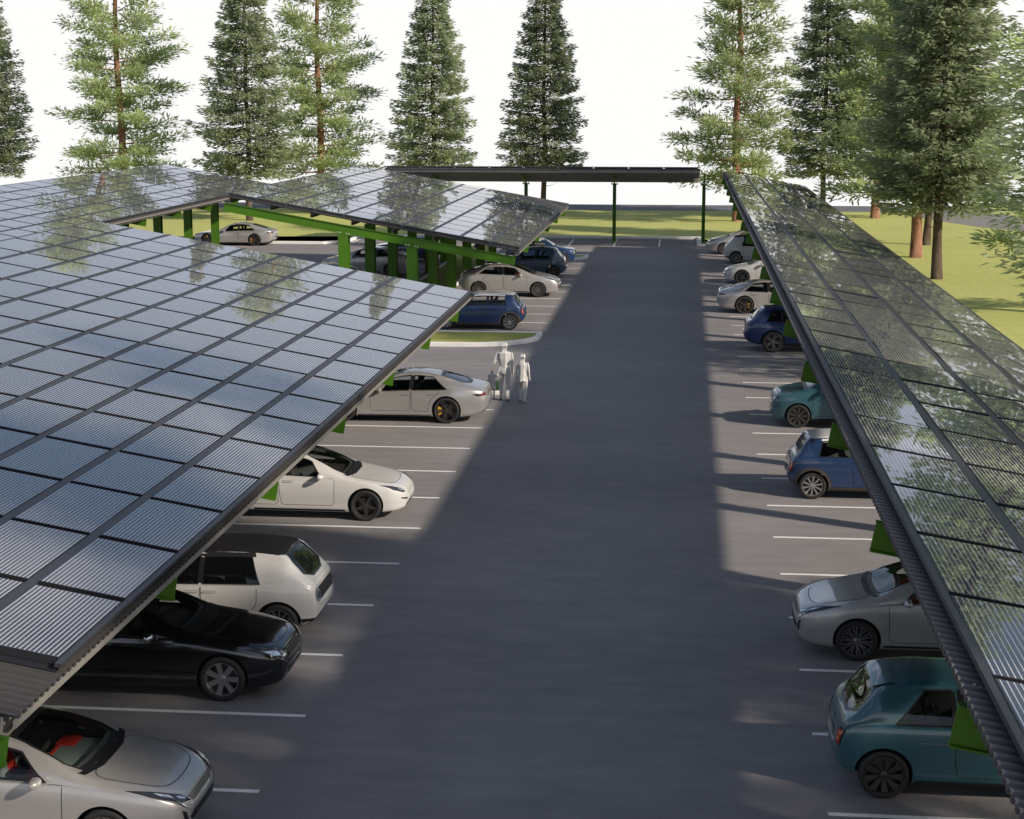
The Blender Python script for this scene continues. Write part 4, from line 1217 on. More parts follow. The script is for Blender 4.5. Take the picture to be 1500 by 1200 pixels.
PANEL = {}
def canopy(label, loc, rz, zl, ncol, nrow, cols_at, beams_at, e0, e1, deck_lo, deck_hi, beam_lo, beam_hi, near_first=True, fascia=True, panels=True, col_y=None, col_w=0.20, beam_d=0.33, deck_mat='deck', TILT=TILT, pb=-0.345, jitter=0.10):
    PU, PV = 1.155, 2.10
    root = empty('solar_canopy', loc, rz)
    tag(root, label, 'solar canopy')
    T = Matrix.Translation((0, 0, zl)) @ Matrix.Rotation(-TILT, 4, 'Y')
    Wu = ncol * PU; Lv = nrow * PV
    # corrugated deck
    bm = bmesh.new()
    n0, n1 = -0.165, -0.11
    pitch = 0.15
    prof = []
    v = -e0
    while v < Lv + e1:
        prof += [(v, n0), (v + 0.055, n0), (v + 0.075, n1), (v + 0.13, n1)]
        v += pitch
    ua, ub = -deck_lo, Wu + deck_hi
    A = [bm.verts.new(T @ Vector((ua, y, n))) for y, n in prof]; B = [bm.verts.new(T @ Vector((ub, y, n))) for y, n in prof]
    for i in range(len(prof) - 1): bm.faces.new((A[i], B[i], B[i + 1], A[i + 1]))
    obj('roof_deck', bm, M[deck_mat], root, smooth=False)
    if fascia:
        bm = bmesh.new()
        box(bm, ua - 0.004, ua + 0.03, -e0, Lv + e1, -0.245, n0 - 0.003, M=T)
        obj('fascia', bm, M['galv'], root, smooth=False)
    # purlins (Z-sections running along the canopy)
    bm_ = None
    npur = max(3, int(round(Wu / 1.55)))
    for k in range(npur + 1):
        u = 0.12 + (Wu - 0.24) * k / npur
        bm = bmesh.new()
        box(bm, u - 0.006, u + 0.006, -e0 + 0.02, Lv + e1 - 0.02, pb, n0 - 0.004, M=T)
        box(bm, u + 0.007, u + 0.075, -e0 + 0.02, Lv + e1 - 0.02, n0 - 0.014, n0 - 0.004, M=T)
        box(bm, u - 0.075, u - 0.007, -e0 + 0.02, Lv + e1 - 0.02, pb, pb + 0.01, M=T)
        obj('purlin', bm, M['galv'], root, smooth=False)
    # beams and columns
    nb0, nb1 = pb - 0.005 - beam_d, pb - 0.005
    bmesh_b = {}
    for y in beams_at:
        if 'b' not in bmesh_b:
            bm = bmesh.new()
            u0, u1 = beam_lo, Wu - beam_hi
            box(bm, u0, u1, -0.012, 0.012, nb0 + 0.018, nb1 - 0.018, M=T)
            box(bm, u0, u1, -0.055, 0.055, nb1 - 0.018, nb1, M=T); box(bm, u0, u1, -0.055, 0.055, nb0, nb0 + 0.018, M=T)
            for ue in ():
                box(bm, ue, ue + 0.012, -0.072, -0.013, nb0 + 0.019, nb1 - 0.019, M=T); box(bm, ue, ue + 0.012, 0.013, 0.072, nb0 + 0.019, nb1 - 0.019, M=T)
            bo = obj('beam', bm, M['green'], root, smooth=False); bmesh_b['b'] = bo.data
        else:
            bo = obj_me('beam', bmesh_b['b'], root)
        bo.location = (0, y, 0)
        for ci, xc in enumerate(cols_at):
            key = ('c', ci)
            if key not in bmesh_b:
                bm = bmesh.new()
                zt = zl + xc * math.tan(TILT) + nb0 / math.cos(TILT) - 0.02
                w, d = col_w, col_w * 0.95
                box(bm, xc - w, xc + w, -d, -d + 0.022, 0, zt); box(bm, xc - w, xc + w, d - 0.022, d, 0, zt)
                box(bm, xc - 0.011, xc + 0.011, -d + 0.022, d - 0.022, 0, zt)
                Tc = Matrix.Translation((xc, 0, zt)) @ Matrix.Rotation(-TILT, 4, 'Y')
                box(bm, -0.27, 0.27, -0.20, 0.20, 0.0, 0.019, M=Tc)
                box(bm, xc - 0.28, xc + 0.28, -0.26, 0.26, 0.0, 0.03)
                for bx_ in (-0.22, -0.12, 0.12, 0.22):
                    for by_ in (-0.13, 0.13):
                        bq = bmesh.new(); bmesh.ops.create_cone(bq, segments=6, radius1=0.022, radius2=0.022, depth=0.05, cap_ends=True, matrix=Tc @ Matrix.Translation((bx_, by_ - 0.04 * (1 if by_ < 0 else -1), 0.06)))
                        join_bm(bm, bq, 1)
                co = obj('column', bm, [M['green'], M['bolt']], root, smooth=False); bmesh_b[key] = co.data
            else:
                co = obj_me('column', bmesh_b[key], root)
            co.location = (0, y, 0)
    if not panels: return root
    # rails between panel columns
    for k in range(ncol + 1):
        u = k * PU
        bm = bmesh.new()
        w0 = u - (0.058 if k else 0.01); w1 = u + (0.058 if k < ncol else 0.01)
        box(bm, w0, w1, -0.08, Lv + 0.08, -0.105 if 0 < k < ncol else -0.05, -0.004, M=T)
        obj('panel_rail', bm, M['rail'], root, smooth=False)
    cm = None
    for k in range(nrow + 1):
        if cm is None:
            bm = bmesh.new(); box(bm, 0.03, Wu - 0.03, -0.075, 0.075, -0.104, -0.088, M=T)
            co = obj('gap_shade_strip', bm, M['frame'], root, smooth=False); cm = co.data  # dark strip added below each row gap to stand for its shade
        else:
            co = obj_me('gap_shade_strip', cm, root)
        co.location = (0, k * PV, 0)
    pw, pl = PU - 0.125, PV - 0.13
    if 'm' not in PANEL: PANEL['m'] = panel_mesh(pw, pl)
    cells = [(i, j) for j in range(nrow) for i in range(ncol)]
    rootM = Matrix.Translation(loc) @ Matrix.Rotation(rz, 4, 'Z')
    def size(c):
        p = rootM @ T @ Vector(((c[0] + 0.5) * PU, (c[1] + 0.5) * PV, 0))
        pr = cam_proj(p)
        vis = pr is not None and -60 < pr[0] < 1560 and -60 < pr[1] < 1260
        return (0 if vis else 1, (p - Vector((0, 0, 8.87))).length)
    cells.sort(key=size)
    jr = random.Random(len(label))
    def jit():     # panels are never bolted down perfectly flat
        return Matrix.Rotation(math.radians(max(-1.1, min(1.1, jr.gauss(0.0, jitter)))), 4, 'X') @ Matrix.Rotation(math.radians(max(-1.0, min(1.0, jr.gauss(0.0, jitter)))), 4, 'Y')
    for (i, j) in cells[:100]:
        o = obj_me('solar_panel', PANEL['m'], root)
        o.matrix_local = T @ Matrix.Translation(((i + 0.5) * PU, (j + 0.5) * PV, 0)) @ jit()
    if cells[100:]:
        bm = bmesh.new()
        for (i, j) in cells[100:]:
            nb = len(bm.verts)
            bm.from_mesh(PANEL['m'])
            bm.verts.ensure_lookup_table()
            bmesh.ops.transform(bm, matrix=T @ Matrix.Translation(((i + 0.5) * PU, (j + 0.5) * PV, 0)) @ jit(), verts=bm.verts[nb:])
        o = obj('solar_panel', bm, [M['frame'], M['panel']], root, smooth=False)
        o['kind'] = 'stuff'
    return root

# camera model used only to rank which repeats show largest
F_PX = 2484.0
def cam_basis():
    u = (1005 - 750) / F_PX; v = (142 - 600) / F_PX
    p = math.atan(-v)
    up = Vector((0, -math.cos(p), -math.sin(p)))
    Y = Vector((u, v, 1.0)).normalized()
    X = Y.cross(up)
    return X, Y, up      # rows: world axes in camera (x right, y down, z forward) coordinates
def cam_proj(P):
    X, Y, up = cam_basis()
    d = Vector(P) - Vector((0, 0, 8.87))
    q = X * d.x + Y * d.y + up * d.z
    if q.z <= 0.1: return None
    return (750 + F_PX * q.x / q.z, 600 + F_PX * q.y / q.z)

def build_canopies():
    S2 = STALL * 2
    # near left (low edge toward the aisle; local x runs to -X, local y to -Y)
    canopy('large near left solar canopy sloping down to the aisle over a double row', (-6.22, 49.6, 0), PI, 3.21, 10, 16, [4.1, 6.75],
           [49.6 - (20.31 + S2 * k) for k in range(5, -2, -1)], 0.06, 1.25, 0.03, 0.06, 0.05, 0.10, deck_mat='deck_shaded')
    # middle, same row further on
    canopy('middle solar canopy over a double row with its green beam end exposed', (-6.22, 92.0, 0), PI, 3.21, 10, 13, [4.1, 6.75],
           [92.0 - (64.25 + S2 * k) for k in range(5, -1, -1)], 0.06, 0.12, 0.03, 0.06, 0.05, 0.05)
    # far left single row
    canopy('narrow solar canopy at far left beside the parked silver car', (-24.6, 101.4, 0), PI, 3.65, 6, 28, [3.0],
           [101.4 - (98.4 - S2 * k) for k in range(0, 11)], 0.06, 0.12, 0.03, 0.06, 0.0, 0.10)
    # right row: high edge toward the aisle
    W = 4 * 1.155 * math.cos(TILT)
    canopy('long narrow solar canopy along the right row with its high edge to the aisle', (2.26 + W, 98.3, 0), PI, 4.70 - W * math.tan(TILT), 4, 43, [0.85],
           [98.3 - (23.09 + S2 * k) for k in range(13, -3, -1)], 0.10, 0.12, 0.16, 0.15, 0.10, -0.15, fascia=False, beam_d=0.33, pb=-0.235, jitter=0.40)
    # far canopy across the end of the aisle: high edge toward the camera
    t9 = math.radians(8.6)
    W = 5 * 1.155 * math.cos(t9)
    canopy('solar canopy across the end of the aisle showing its corrugated underside', (-18.05, 102.5 + W, 0), -PI / 2, 4.76 - W * math.tan(t9), 5, 9, [W - 3.3],
           [18.05 - 15.3 + 5.5 * k for k in range(4)], 0.06, 0.06, 0.08, 0.08, 1.9, 0.75, fascia=False, col_w=0.11, deck_mat='deck_sky_lit', TILT=t9)

# ------------------------------------------------------------------ vegetation
def needle_mesh(name, quads, m):
    """quads: list of (4 points, tint)"""
    vs, fs, tints = [], [], []
    for P, t in quads:
        b = len(vs); vs += P
        fs.append(tuple(range(b, b + len(P)))); tints += [t] * len(P)
    me = bpy.data.meshes.new(name)
    me.from_pydata(vs, [], fs)
    at = me.attributes.new('tint', 'FLOAT', 'POINT')
    at.data.foreach_set('value', tints)
    me.materials.append(m)
    me.update()
    return me

def sprig(out, p, d, length, width, tint, rnd, flat=0.5):
    d = d.normalized()
    up = Vector((rnd.uniform(-flat, flat), rnd.uniform(-flat, flat), 1)).normalized()
    s = d.cross(up)
    if s.length < 1e-3: s = Vector((1, 0, 0))
    s.normalize()
    w = width * 0.5
    out.append(([tuple(p), tuple(p + d * length * 0.45 + s * w), tuple(p + d * length), tuple(p + d * length * 0.4 - s * w)], tint))

def spruce_data(seed, H=20.0, R=3.5, z0=3.5, dens=1.0):
    rnd = random.Random(seed)
    bm = bmesh.new()
    n = 14
    pts = [(0.05 * math.sin(i * 0.9 + seed), 0.05 * math.cos(i * 1.3 + seed), H * i / n) for i in range(n + 1)]
    rad = [0.21 * (1 - i / n) ** 0.8 + 0.012 for i in range(n + 1)]
    rad[0] = 0.27
    tube(bm, pts, rad, 10)
    quads = []
    z = z0
    lvl = 0
    while z < H - 0.25:
        t = (z - z0) / (H - z0)
        prof = (0.86 + 0.9 * t) if t < 0.16 else (1 - ((t - 0.16) / 0.84) ** 1.25)
        nb = 9 if t < 0.75 else 6
        a0 = rnd.uniform(0, 6.28)
        for k in range(nb):
            a = a0 + 6.283 * k / nb + rnd.uniform(-0.28, 0.28)
            Lb = R * prof * rnd.uniform(0.72, 1.06) + 0.15
            if rnd.random() < 0.06: Lb *= 1.18
            dirh = Vector((math.cos(a), math.sin(a), 0)); side = Vector((-dirh.y, dirh.x, 0))
            zb = z + rnd.uniform(-0.34, 0.34)
            slope = 0.30 * (t - 0.35) + rnd.uniform(-0.07, 0.05)
            def pos(s):
                return dirh * (Lb * s) + Vector((0, 0, zb + Lb * s * slope - 0.10 * Lb * s * (1 - s) * 2 + 0.06 * Lb * s * s))
            tube(bm, [pos(0), pos(0.5), pos(0.95)], [0.032 * (1 - t) + 0.012, 0.02 * (1 - t) + 0.008, 0.005], 4, caps=False)
            cnt = int((Lb * 40 + 18) * dens)
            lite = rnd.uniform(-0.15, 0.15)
            for _ in range(cnt):
                s = rnd.uniform(0.10, 1.0) ** 0.75
                wdt = 0.40 * Lb * (1.05 - s) * min(1, s * 3) + 0.08
                lat = rnd.uniform(-1, 1)
                p = pos(s) + side * (lat * wdt) + Vector((0, 0, rnd.uniform(-0.34, 0.14)))
                d = dirh * rnd.uniform(0.5, 1.0) + side * (lat * rnd.uniform(0.3, 1.2)) + Vector((0, 0, rnd.uniform(-0.45, 0.28)))
                ln = rnd.uniform(0.24, 0.50) * (0.75 + 0.25 * (1 - t))
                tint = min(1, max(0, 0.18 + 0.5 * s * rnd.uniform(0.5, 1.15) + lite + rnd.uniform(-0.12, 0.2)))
                sprig(quads, p, d, ln, rnd.uniform(0.10, 0.17), tint, rnd, 0.9)
        z += 0.36 + 0.16 * (1 - t) + rnd.uniform(-0.05, 0.08)
        lvl += 1
    # leader
    for k in range(40):
        p = Vector((pts[-1][0], pts[-1][1], H - rnd.uniform(0, 0.7)))
        sprig(quads, p, Vector((rnd.uniform(-1, 1), rnd.uniform(-1, 1), rnd.uniform(0.3, 1.4))), 0.28, 0.08, rnd.uniform(0.3, 0.8), rnd)
    # a few bare dead twigs low on the trunk
    for k in range(4):
        a = rnd.uniform(0, 6.28); zz = rnd.uniform(1.8, z0 - 0.3); Lb = rnd.uniform(1.0, 2.3)
        d = Vector((math.cos(a), math.sin(a), 0.15))
        tube(bm, [Vector((0, 0, zz)), Vector((0, 0, zz)) + d * Lb * 0.5 + Vector((0, 0, -0.05)), Vector((0, 0, zz)) + d * Lb + Vector((0, 0, 0.12))], [0.022, 0.014, 0.004], 5, caps=False)
    tm = bpy.data.meshes.new('trunk'); bm.to_mesh(tm); bm.free()
    for p in tm.polygons: p.use_smooth = True
    tm.materials.append(M['bark_grey'])
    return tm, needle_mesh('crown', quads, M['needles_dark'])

def pine_data(seed, H=24, R=5.0, z0=3.6, dens=1.0):
    rnd = random.Random(seed)
    bm = bmesh.new()
    n = 16
    pts = [(0.10 * math.sin(i * 0.7 + seed), 0.10 * math.cos(i * 0.9 + seed * 2), H * i / n) for i in range(n + 1)]
    rad = [0.30 * (1 - i / n) ** 0.7 + 0.015 for i in range(n + 1)]
    rad[0] = 0.37
    tube(bm, pts, rad, 12)
    quads = []
    z = z0
    while z < H - 0.3:
        t = (z - z0) / (H - z0)
        prof = 1.0 - 0.62 * t ** 1.4 if t < 0.85 else (1 - 0.62 * 0.85 ** 1.4) * (1.02 - t) / 0.17
        nb = rnd.choice((4, 4, 5, 5))
        a0 = rnd.uniform(0, 6.28)
        for k in range(nb):
            a = a0 + 6.283 * k / nb + rnd.uniform(-0.4, 0.4)
            Lb = R * prof * rnd.uniform(0.5, 1.12)
            dirh = Vector((math.cos(a), math.sin(a), 0)); side = Vector((-dirh.y, dirh.x, 0))
            zb = z + rnd.uniform(-0.6, 0.6)
            slope = -0.12 + 0.55 * t + rnd.uniform(-0.12, 0.12)
            bend = rnd.uniform(-0.35, 0.35)
            def pos(s):
                return dirh * (Lb * s) + side * (bend * Lb * s * s * 0.5) + Vector((0, 0, zb + Lb * s * slope + 0.10 * Lb * s * s))
            tube(bm, [pos(0), pos(0.35), pos(0.7), pos(0.97)], [0.055 * (1 - t) + 0.02, 0.035 * (1 - t) + 0.014, 0.016, 0.006], 5, caps=False)
            # foliage pads: clusters along the outer part of the limb
            npad = int(1.6 + Lb * 1.3)
            for q in range(npad):
                s = 0.28 + 0.72 * (q + rnd.uniform(0.2, 1.0)) / npad
                s = min(s, 1.0)
                lat = rnd.uniform(-0.26, 0.26) * Lb * (1.1 - s) + rnd.uniform(-0.2, 0.2)
                c = pos(s) + side * lat + Vector((0, 0, rnd.uniform(-0.05, 0.15)))
                pr = rnd.uniform(0.45, 0.85)
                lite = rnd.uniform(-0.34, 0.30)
                od = (dirh * 0.8 + side * (lat * 0.6)).normalized()
                for _ in range(int(62 * dens)):
                    g = Vector((rnd.gauss(0, 0.55), rnd.gauss(0, 0.55), rnd.gauss(0, 0.27)))
                    p = c + g * pr
                    d = od * rnd.uniform(0.2, 1.0) + g * 1.0 + Vector((0, 0, rnd.uniform(-0.15, 0.5)))
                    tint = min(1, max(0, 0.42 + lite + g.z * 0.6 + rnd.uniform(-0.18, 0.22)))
                    sprig(quads, p, d, rnd.uniform(0.28, 0.54), rnd.uniform(0.09, 0.17), tint, rnd, 0.9)
        z += 0.95 + rnd.uniform(-0.2, 0.3)
    tm = bpy.data.meshes.new('trunk'); bm.to_mesh(tm); bm.free()
    for p in tm.polygons: p.use_smooth = True
    tm.materials.append(M['bark_red'])
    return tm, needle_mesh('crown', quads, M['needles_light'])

def build_trees():
    SP = [spruce_data(11), spruce_data(23), spruce_data(31, dens=0.30)]
    PN = [pine_data(5), pine_data(17), pine_data(29, dens=0.42)]
    def tree(kind, var, x, y, sc, rz, label, group=None):
        tm, cm = (SP if kind == 's' else PN)[var]
        r = empty('spruce_tree' if kind == 's' else 'pine_tree', (x, y, -0.06), rz)
        r.scale = (sc, sc, sc)
        tag(r, label, 'tree', group)
        obj_me('trunk', tm, r); obj_me('crown', cm, r)
    g1, g2 = 'dark spruces around the car park', 'light green pines around the car park'
    tree('s', 0, -19.1, 129.6, 0.98, 0.4, 'dark spruce behind the left end of the far canopy roof', g1)
    tree('s', 0, -10.7, 130.4, 0.98, 0.4, 'dark spruce behind the middle of the far canopy roof', g1)
    tree('s', 1, -31.7, 122.4, 1.02, 1.1, 'dark spruce between the two left pines, its trunk rising past the canopy gap', g1)
    tree('s', 1, -53.0, 126.5, 1.0, 2.3, 'dark spruce cut off by the left edge of the photo', g1)
    tree('s', 1, 10.3, 129.5, 1.0, 3.0, 'dark spruce beyond the far right corner of the right canopy', g1)
    tree('s', 0, 12.56, 86.0, 1.12, 2.0, 'tall dark spruce with a slim grey trunk, nearest on the right lawn', g1)
    tree('s', 1, 14.83, 105.9, 1.05, 5.0, 'dark spruce standing just behind the thick red pine trunk', g1)
    tree('p', 0, -42.3, 125.7, 1.0, 0.3, 'light green pine with reddish trunk at far left', g2)
    tree('p', 0, -28.0, 130.0, 0.96, 0.3, 'light green pine beside the left spruce with an open crown', g2)
    tree('p', 1, 3.73, 125.2, 1.0, 1.9, 'light green pine behind the near end of the far canopy and right canopy corner', g2)
    tree('p', 0, 13.0, 97.5, 1.02, 3.3, 'pine with a thick pale red trunk on the right lawn', g2)
    tree('p', 1, 14.26, 129.2, 1.0, 4.4, 'pine with a short visible red trunk farthest back on the right lawn', g2)
    tree('p', 1, 16.8, 72.0, 0.95, 0.8, 'pine with pale boughs reaching in from the right edge', g2)
    tree('s', 2, 12.5, 53.0, 1.02, 4.1, 'nearest dark spruce with low boughs hanging in from the right edge', g1)
    # trees beyond the right edge of the photo: they throw the dappled shade and show in the panels
    off = [('p', 0, 20.0, 8.0, 1.0, 1.0), ('p', 2, 20.5, 16.0, 1.0, 5.2), ('p', 1, 16.0, 0.0, 1.05, 2.0), ('s', 0, 16.2, 20.9, 0.86, 0.2)]
    for i, (k, v, x, y, sc, rz) in enumerate(off):
        tree(k, v, x, y, sc, rz, 'spruce beyond the right edge of the photo' if k == 's' else 'pine beyond the right edge of the photo', 'spruces outside the frame' if k == 's' else 'pines outside the frame')
    # shrub in the island behind the near canopy
    rnd = random.Random(3)
    quads = []
    bm = bmesh.new()
    for k in range(26):
        a = rnd.uniform(0, 6.28); tilt = rnd.uniform(0.1, 0.7); L = rnd.uniform(0.6, 1.1)
        d = Vector((math.cos(a) * tilt, math.sin(a) * tilt, 1)).normalized()
        tube(bm, [Vector((0, 0, 0)), d * L * 0.5, d * L], [0.012, 0.008, 0.003], 4, caps=False)
        for q in range(22):
            p = d * L * rnd.uniform(0.3, 1.0) + Vector((rnd.gauss(0, .08), rnd.gauss(0, .08), rnd.gauss(0, .05)))
            sprig(quads, p, Vector((rnd.gauss(0, 1), rnd.gauss(0, 1), rnd.uniform(-.2, 1))), rnd.uniform(.10, .20), rnd.uniform(.05, .09), rnd.uniform(0, 1), rnd, 0.9)
    tm = bpy.data.meshes.new('stems'); bm.to_mesh(tm); bm.free(); tm.materials.append(M['bark_grey'])
    r = empty('shrub', (-16.6, 71.0, 0.0)); tag(r, 'small yellow green shrub above the far edge of the near canopy', 'shrub')
    r.scale = (1.8, 1.2, 1.3)
    obj_me('stems', tm, r); obj_me('foliage', needle_mesh('foliage', quads, M['shrub']), r)

# ------------------------------------------------------------------ figures
def figure(name, label, loc, rz, joints, edges, radii, extra=None):
    me = bpy.data.meshes.new(name)
    names = list(joints)
    me.from_pydata([joints[k] for k in names], [(names.index(a), names.index(b)) for a, b in edges], [])
    o = link(bpy.data.objects.new(name, me))
    md = o.modifiers.new('skin', 'SKIN')
    for i, k in enumerate(names):
        r = radii[k]
        me.skin_vertices[0].data[i].radius = r if isinstance(r, tuple) else (r, r)
        me.skin_vertices[0].data[i].use_root = (k == 'pelvis')
    dg = bpy.context.evaluated_depsgraph_get()
    res = bpy.data.meshes.new_from_object(o.evaluated_get(dg), depsgraph=dg)
    bpy.data.objects.remove(o); bpy.data.meshes.remove(me)
    bm = bmesh.new(); bm.from_mesh(res); bpy.data.meshes.remove(res)
    if extra: extra(bm)
    bmesh.ops.triangulate(bm, faces=bm.faces)
    ob = obj(name, bm, M['manikin'], smooth=False)
    ob.location = loc; ob.rotation_euler = (0, 0, rz)
    tag(ob, label, 'person')
    return ob

def body(scale=1.0, stride=0.12, armL=None, armR=None, wide=1.0):
    J = {'pelvis': (0, 0, 0.93), 'waist': (0, 0.01, 1.08), 'chest': (0, 0.0, 1.30), 'neck0': (0, 0.0, 1.46), 'neck': (0, 0.02, 1.54), 'chin': (0, 0.035, 1.59), 'skull': (0, 0.03, 1.68), 'crown': (0, 0.02, 1.745),
         'shL': (-0.20 * wide, 0, 1.42), 'elL': (-0.235, -0.03, 1.13), 'wrL': (-0.235, 0.06, 0.90), 'haL': (-0.23, 0.09, 0.81),
         'shR': (0.20 * wide, 0, 1.42), 'elR': (0.235, -0.03, 1.13), 'wrR': (0.235, 0.07, 0.90), 'haR': (0.23, 0.11, 0.81),
         'hipL': (-0.10, 0, 0.88), 'knL': (-0.11, stride * 0.7, 0.49), 'anL': (-0.11, stride * 0.55, 0.09), 'toL': (-0.12, stride * 0.55 + 0.17, 0.035),
         'hipR': (0.10, 0, 0.88), 'knR': (0.11, -stride * 0.3, 0.48), 'anR': (0.11, -stride * 1.3, 0.10), 'toR': (0.12, -stride * 1.3 + 0.16, 0.035)}
    if armL: J.update(armL)
    if armR: J.update(armR)
    E = [('pelvis', 'waist'), ('waist', 'chest'), ('chest', 'neck0'), ('neck0', 'neck'), ('neck', 'chin'), ('chin', 'skull'), ('skull', 'crown'), ('chest', 'shL'), ('shL', 'elL'), ('elL', 'wrL'), ('wrL', 'haL'), ('chest', 'shR'), ('shR', 'elR'), ('elR', 'wrR'), ('wrR', 'haR'),
         ('pelvis', 'hipL'), ('hipL', 'knL'), ('knL', 'anL'), ('anL', 'toL'), ('pelvis', 'hipR'), ('hipR', 'knR'), ('knR', 'anR'), ('anR', 'toR')]
    Rd = {'pelvis': (0.135, 0.10), 'waist': (0.11, 0.085), 'chest': (0.15, 0.105), 'neck0': (0.09, 0.08), 'neck': 0.052, 'chin': (0.066, 0.07), 'skull': (0.082, 0.10), 'crown': (0.05, 0.06),
          'shL': 0.05, 'elL': 0.034, 'wrL': 0.025, 'haL': (0.02, 0.036), 'shR': 0.05, 'elR': 0.034, 'wrR': 0.025, 'haR': (0.02, 0.036),
          'hipL': 0.088, 'knL': 0.055, 'anL': 0.036, 'toL': (0.045, 0.03), 'hipR': 0.088, 'knR': 0.055, 'anR': 0.036, 'toR': (0.045, 0.03)}
    J = {k: tuple(c * scale for c in v) for k, v in J.items()}
    Rd = {k: (tuple(c * scale for c in v) if isinstance(v, tuple) else v * scale) for k, v in Rd.items()}
    return J, E, Rd

def jacket(scale, wide, z0, z1):
    def f(bm):
        n = 9
        rows = []
        for z, rx, ry in ((z1, 0.16 * wide, 0.11), (z1 - 0.06, 0.235 * wide, 0.135), (z1 - 0.30, 0.19 * wide, 0.145), (z0 + 0.14, 0.20 * wide, 0.16), (z0, 0.235 * wide, 0.19)):
            rows.append([bm.verts.new((rx * scale * math.cos(6.283 * k / n + 0.3), ry * scale * math.sin(6.283 * k / n + 0.3), (z + (0.03 if k % 2 and z == z0 else 0)) * scale)) for k in range(n)])
        for i in range(len(rows) - 1):
            for k in range(n):
                bm.faces.new((rows[i][k], rows[i][(k + 1) % n], rows[i + 1][(k + 1) % n], rows[i + 1][k]))
    return f

def torso_v(scale):
    def f(bm):
        n = 8
        rows = []
        for z, rx, ry in ((1.50, 0.09, 0.08), (1.45, 0.235, 0.12), (1.27, 0.205, 0.13), (1.02, 0.125, 0.10), (0.92, 0.155, 0.12), (0.82, 0.15, 0.12)):
            rows.append([bm.verts.new((rx * scale * math.cos(6.283 * k / n + 0.2), ry * scale * math.sin(6.283 * k / n + 0.2), (z + (0.04 if k % 2 and z < 0.85 else 0)) * scale)) for k in range(n)])
        for i in range(len(rows) - 1):
            for k in range(n):
                bm.faces.new((rows[i][k], rows[i][(k + 1) % n], rows[i + 1][(k + 1) % n], rows[i + 1][k]))
    return f

def build_people():
    # an adult with a child alongside and a toddler at the left hand, all walking away up the aisle
    J, E, Rd = body(0.985, 0.10, armL={'elL': (-0.30, -0.02, 1.14), 'wrL': (-0.38, 0.06, 0.93), 'haL': (-0.43, 0.10, 0.84)}, wide=1.05)
    figure('person', 'tall white faceted figure walking beside the champagne car, arm out to the toddler', (-5.20, 49.3, 0), 0.0, J, E, Rd, torso_v(0.985))
    J, E, Rd = body(0.815, 0.13, wide=0.9)
    figure('person', 'shorter slim white faceted figure in a flared jacket, right of the tall one', (-4.64, 49.05, 0), -0.15, J, E, Rd, jacket(0.815, 0.84, 0.78, 1.46))
    J, E, Rd = body(0.50, 0.14, armR={'elR': (0.30, 0.0, 1.34), 'wrR': (0.34, 0.04, 1.52), 'haR': (0.36, 0.05, 1.60)}, wide=0.95)
    figure('person', 'smallest white faceted toddler figure near the car tail, holding the tall one', (-5.60, 49.6, 0), 0.1, J, E, Rd, jacket(0.50, 1.0, 0.62, 1.46))
    # small dark green block on a pale base behind them
    bm = rbox(-0.24, 0.24, -0.14, 0.14, 0.0, 0.13, 0.015)
    b = obj('planter_box', bm, M['kerb'], smooth=True, angle=40)
    tag(b, 'small pale box with a dark green top behind the toddler figure', 'planter')
    b.location = (-5.66, 50.35, 0)
    bm = rbox(-0.20, 0.20, -0.10, 0.10, 0.131, 0.42, 0.02)
    obj('green_top', bm, M['planter_green'], b, smooth=True, angle=40)

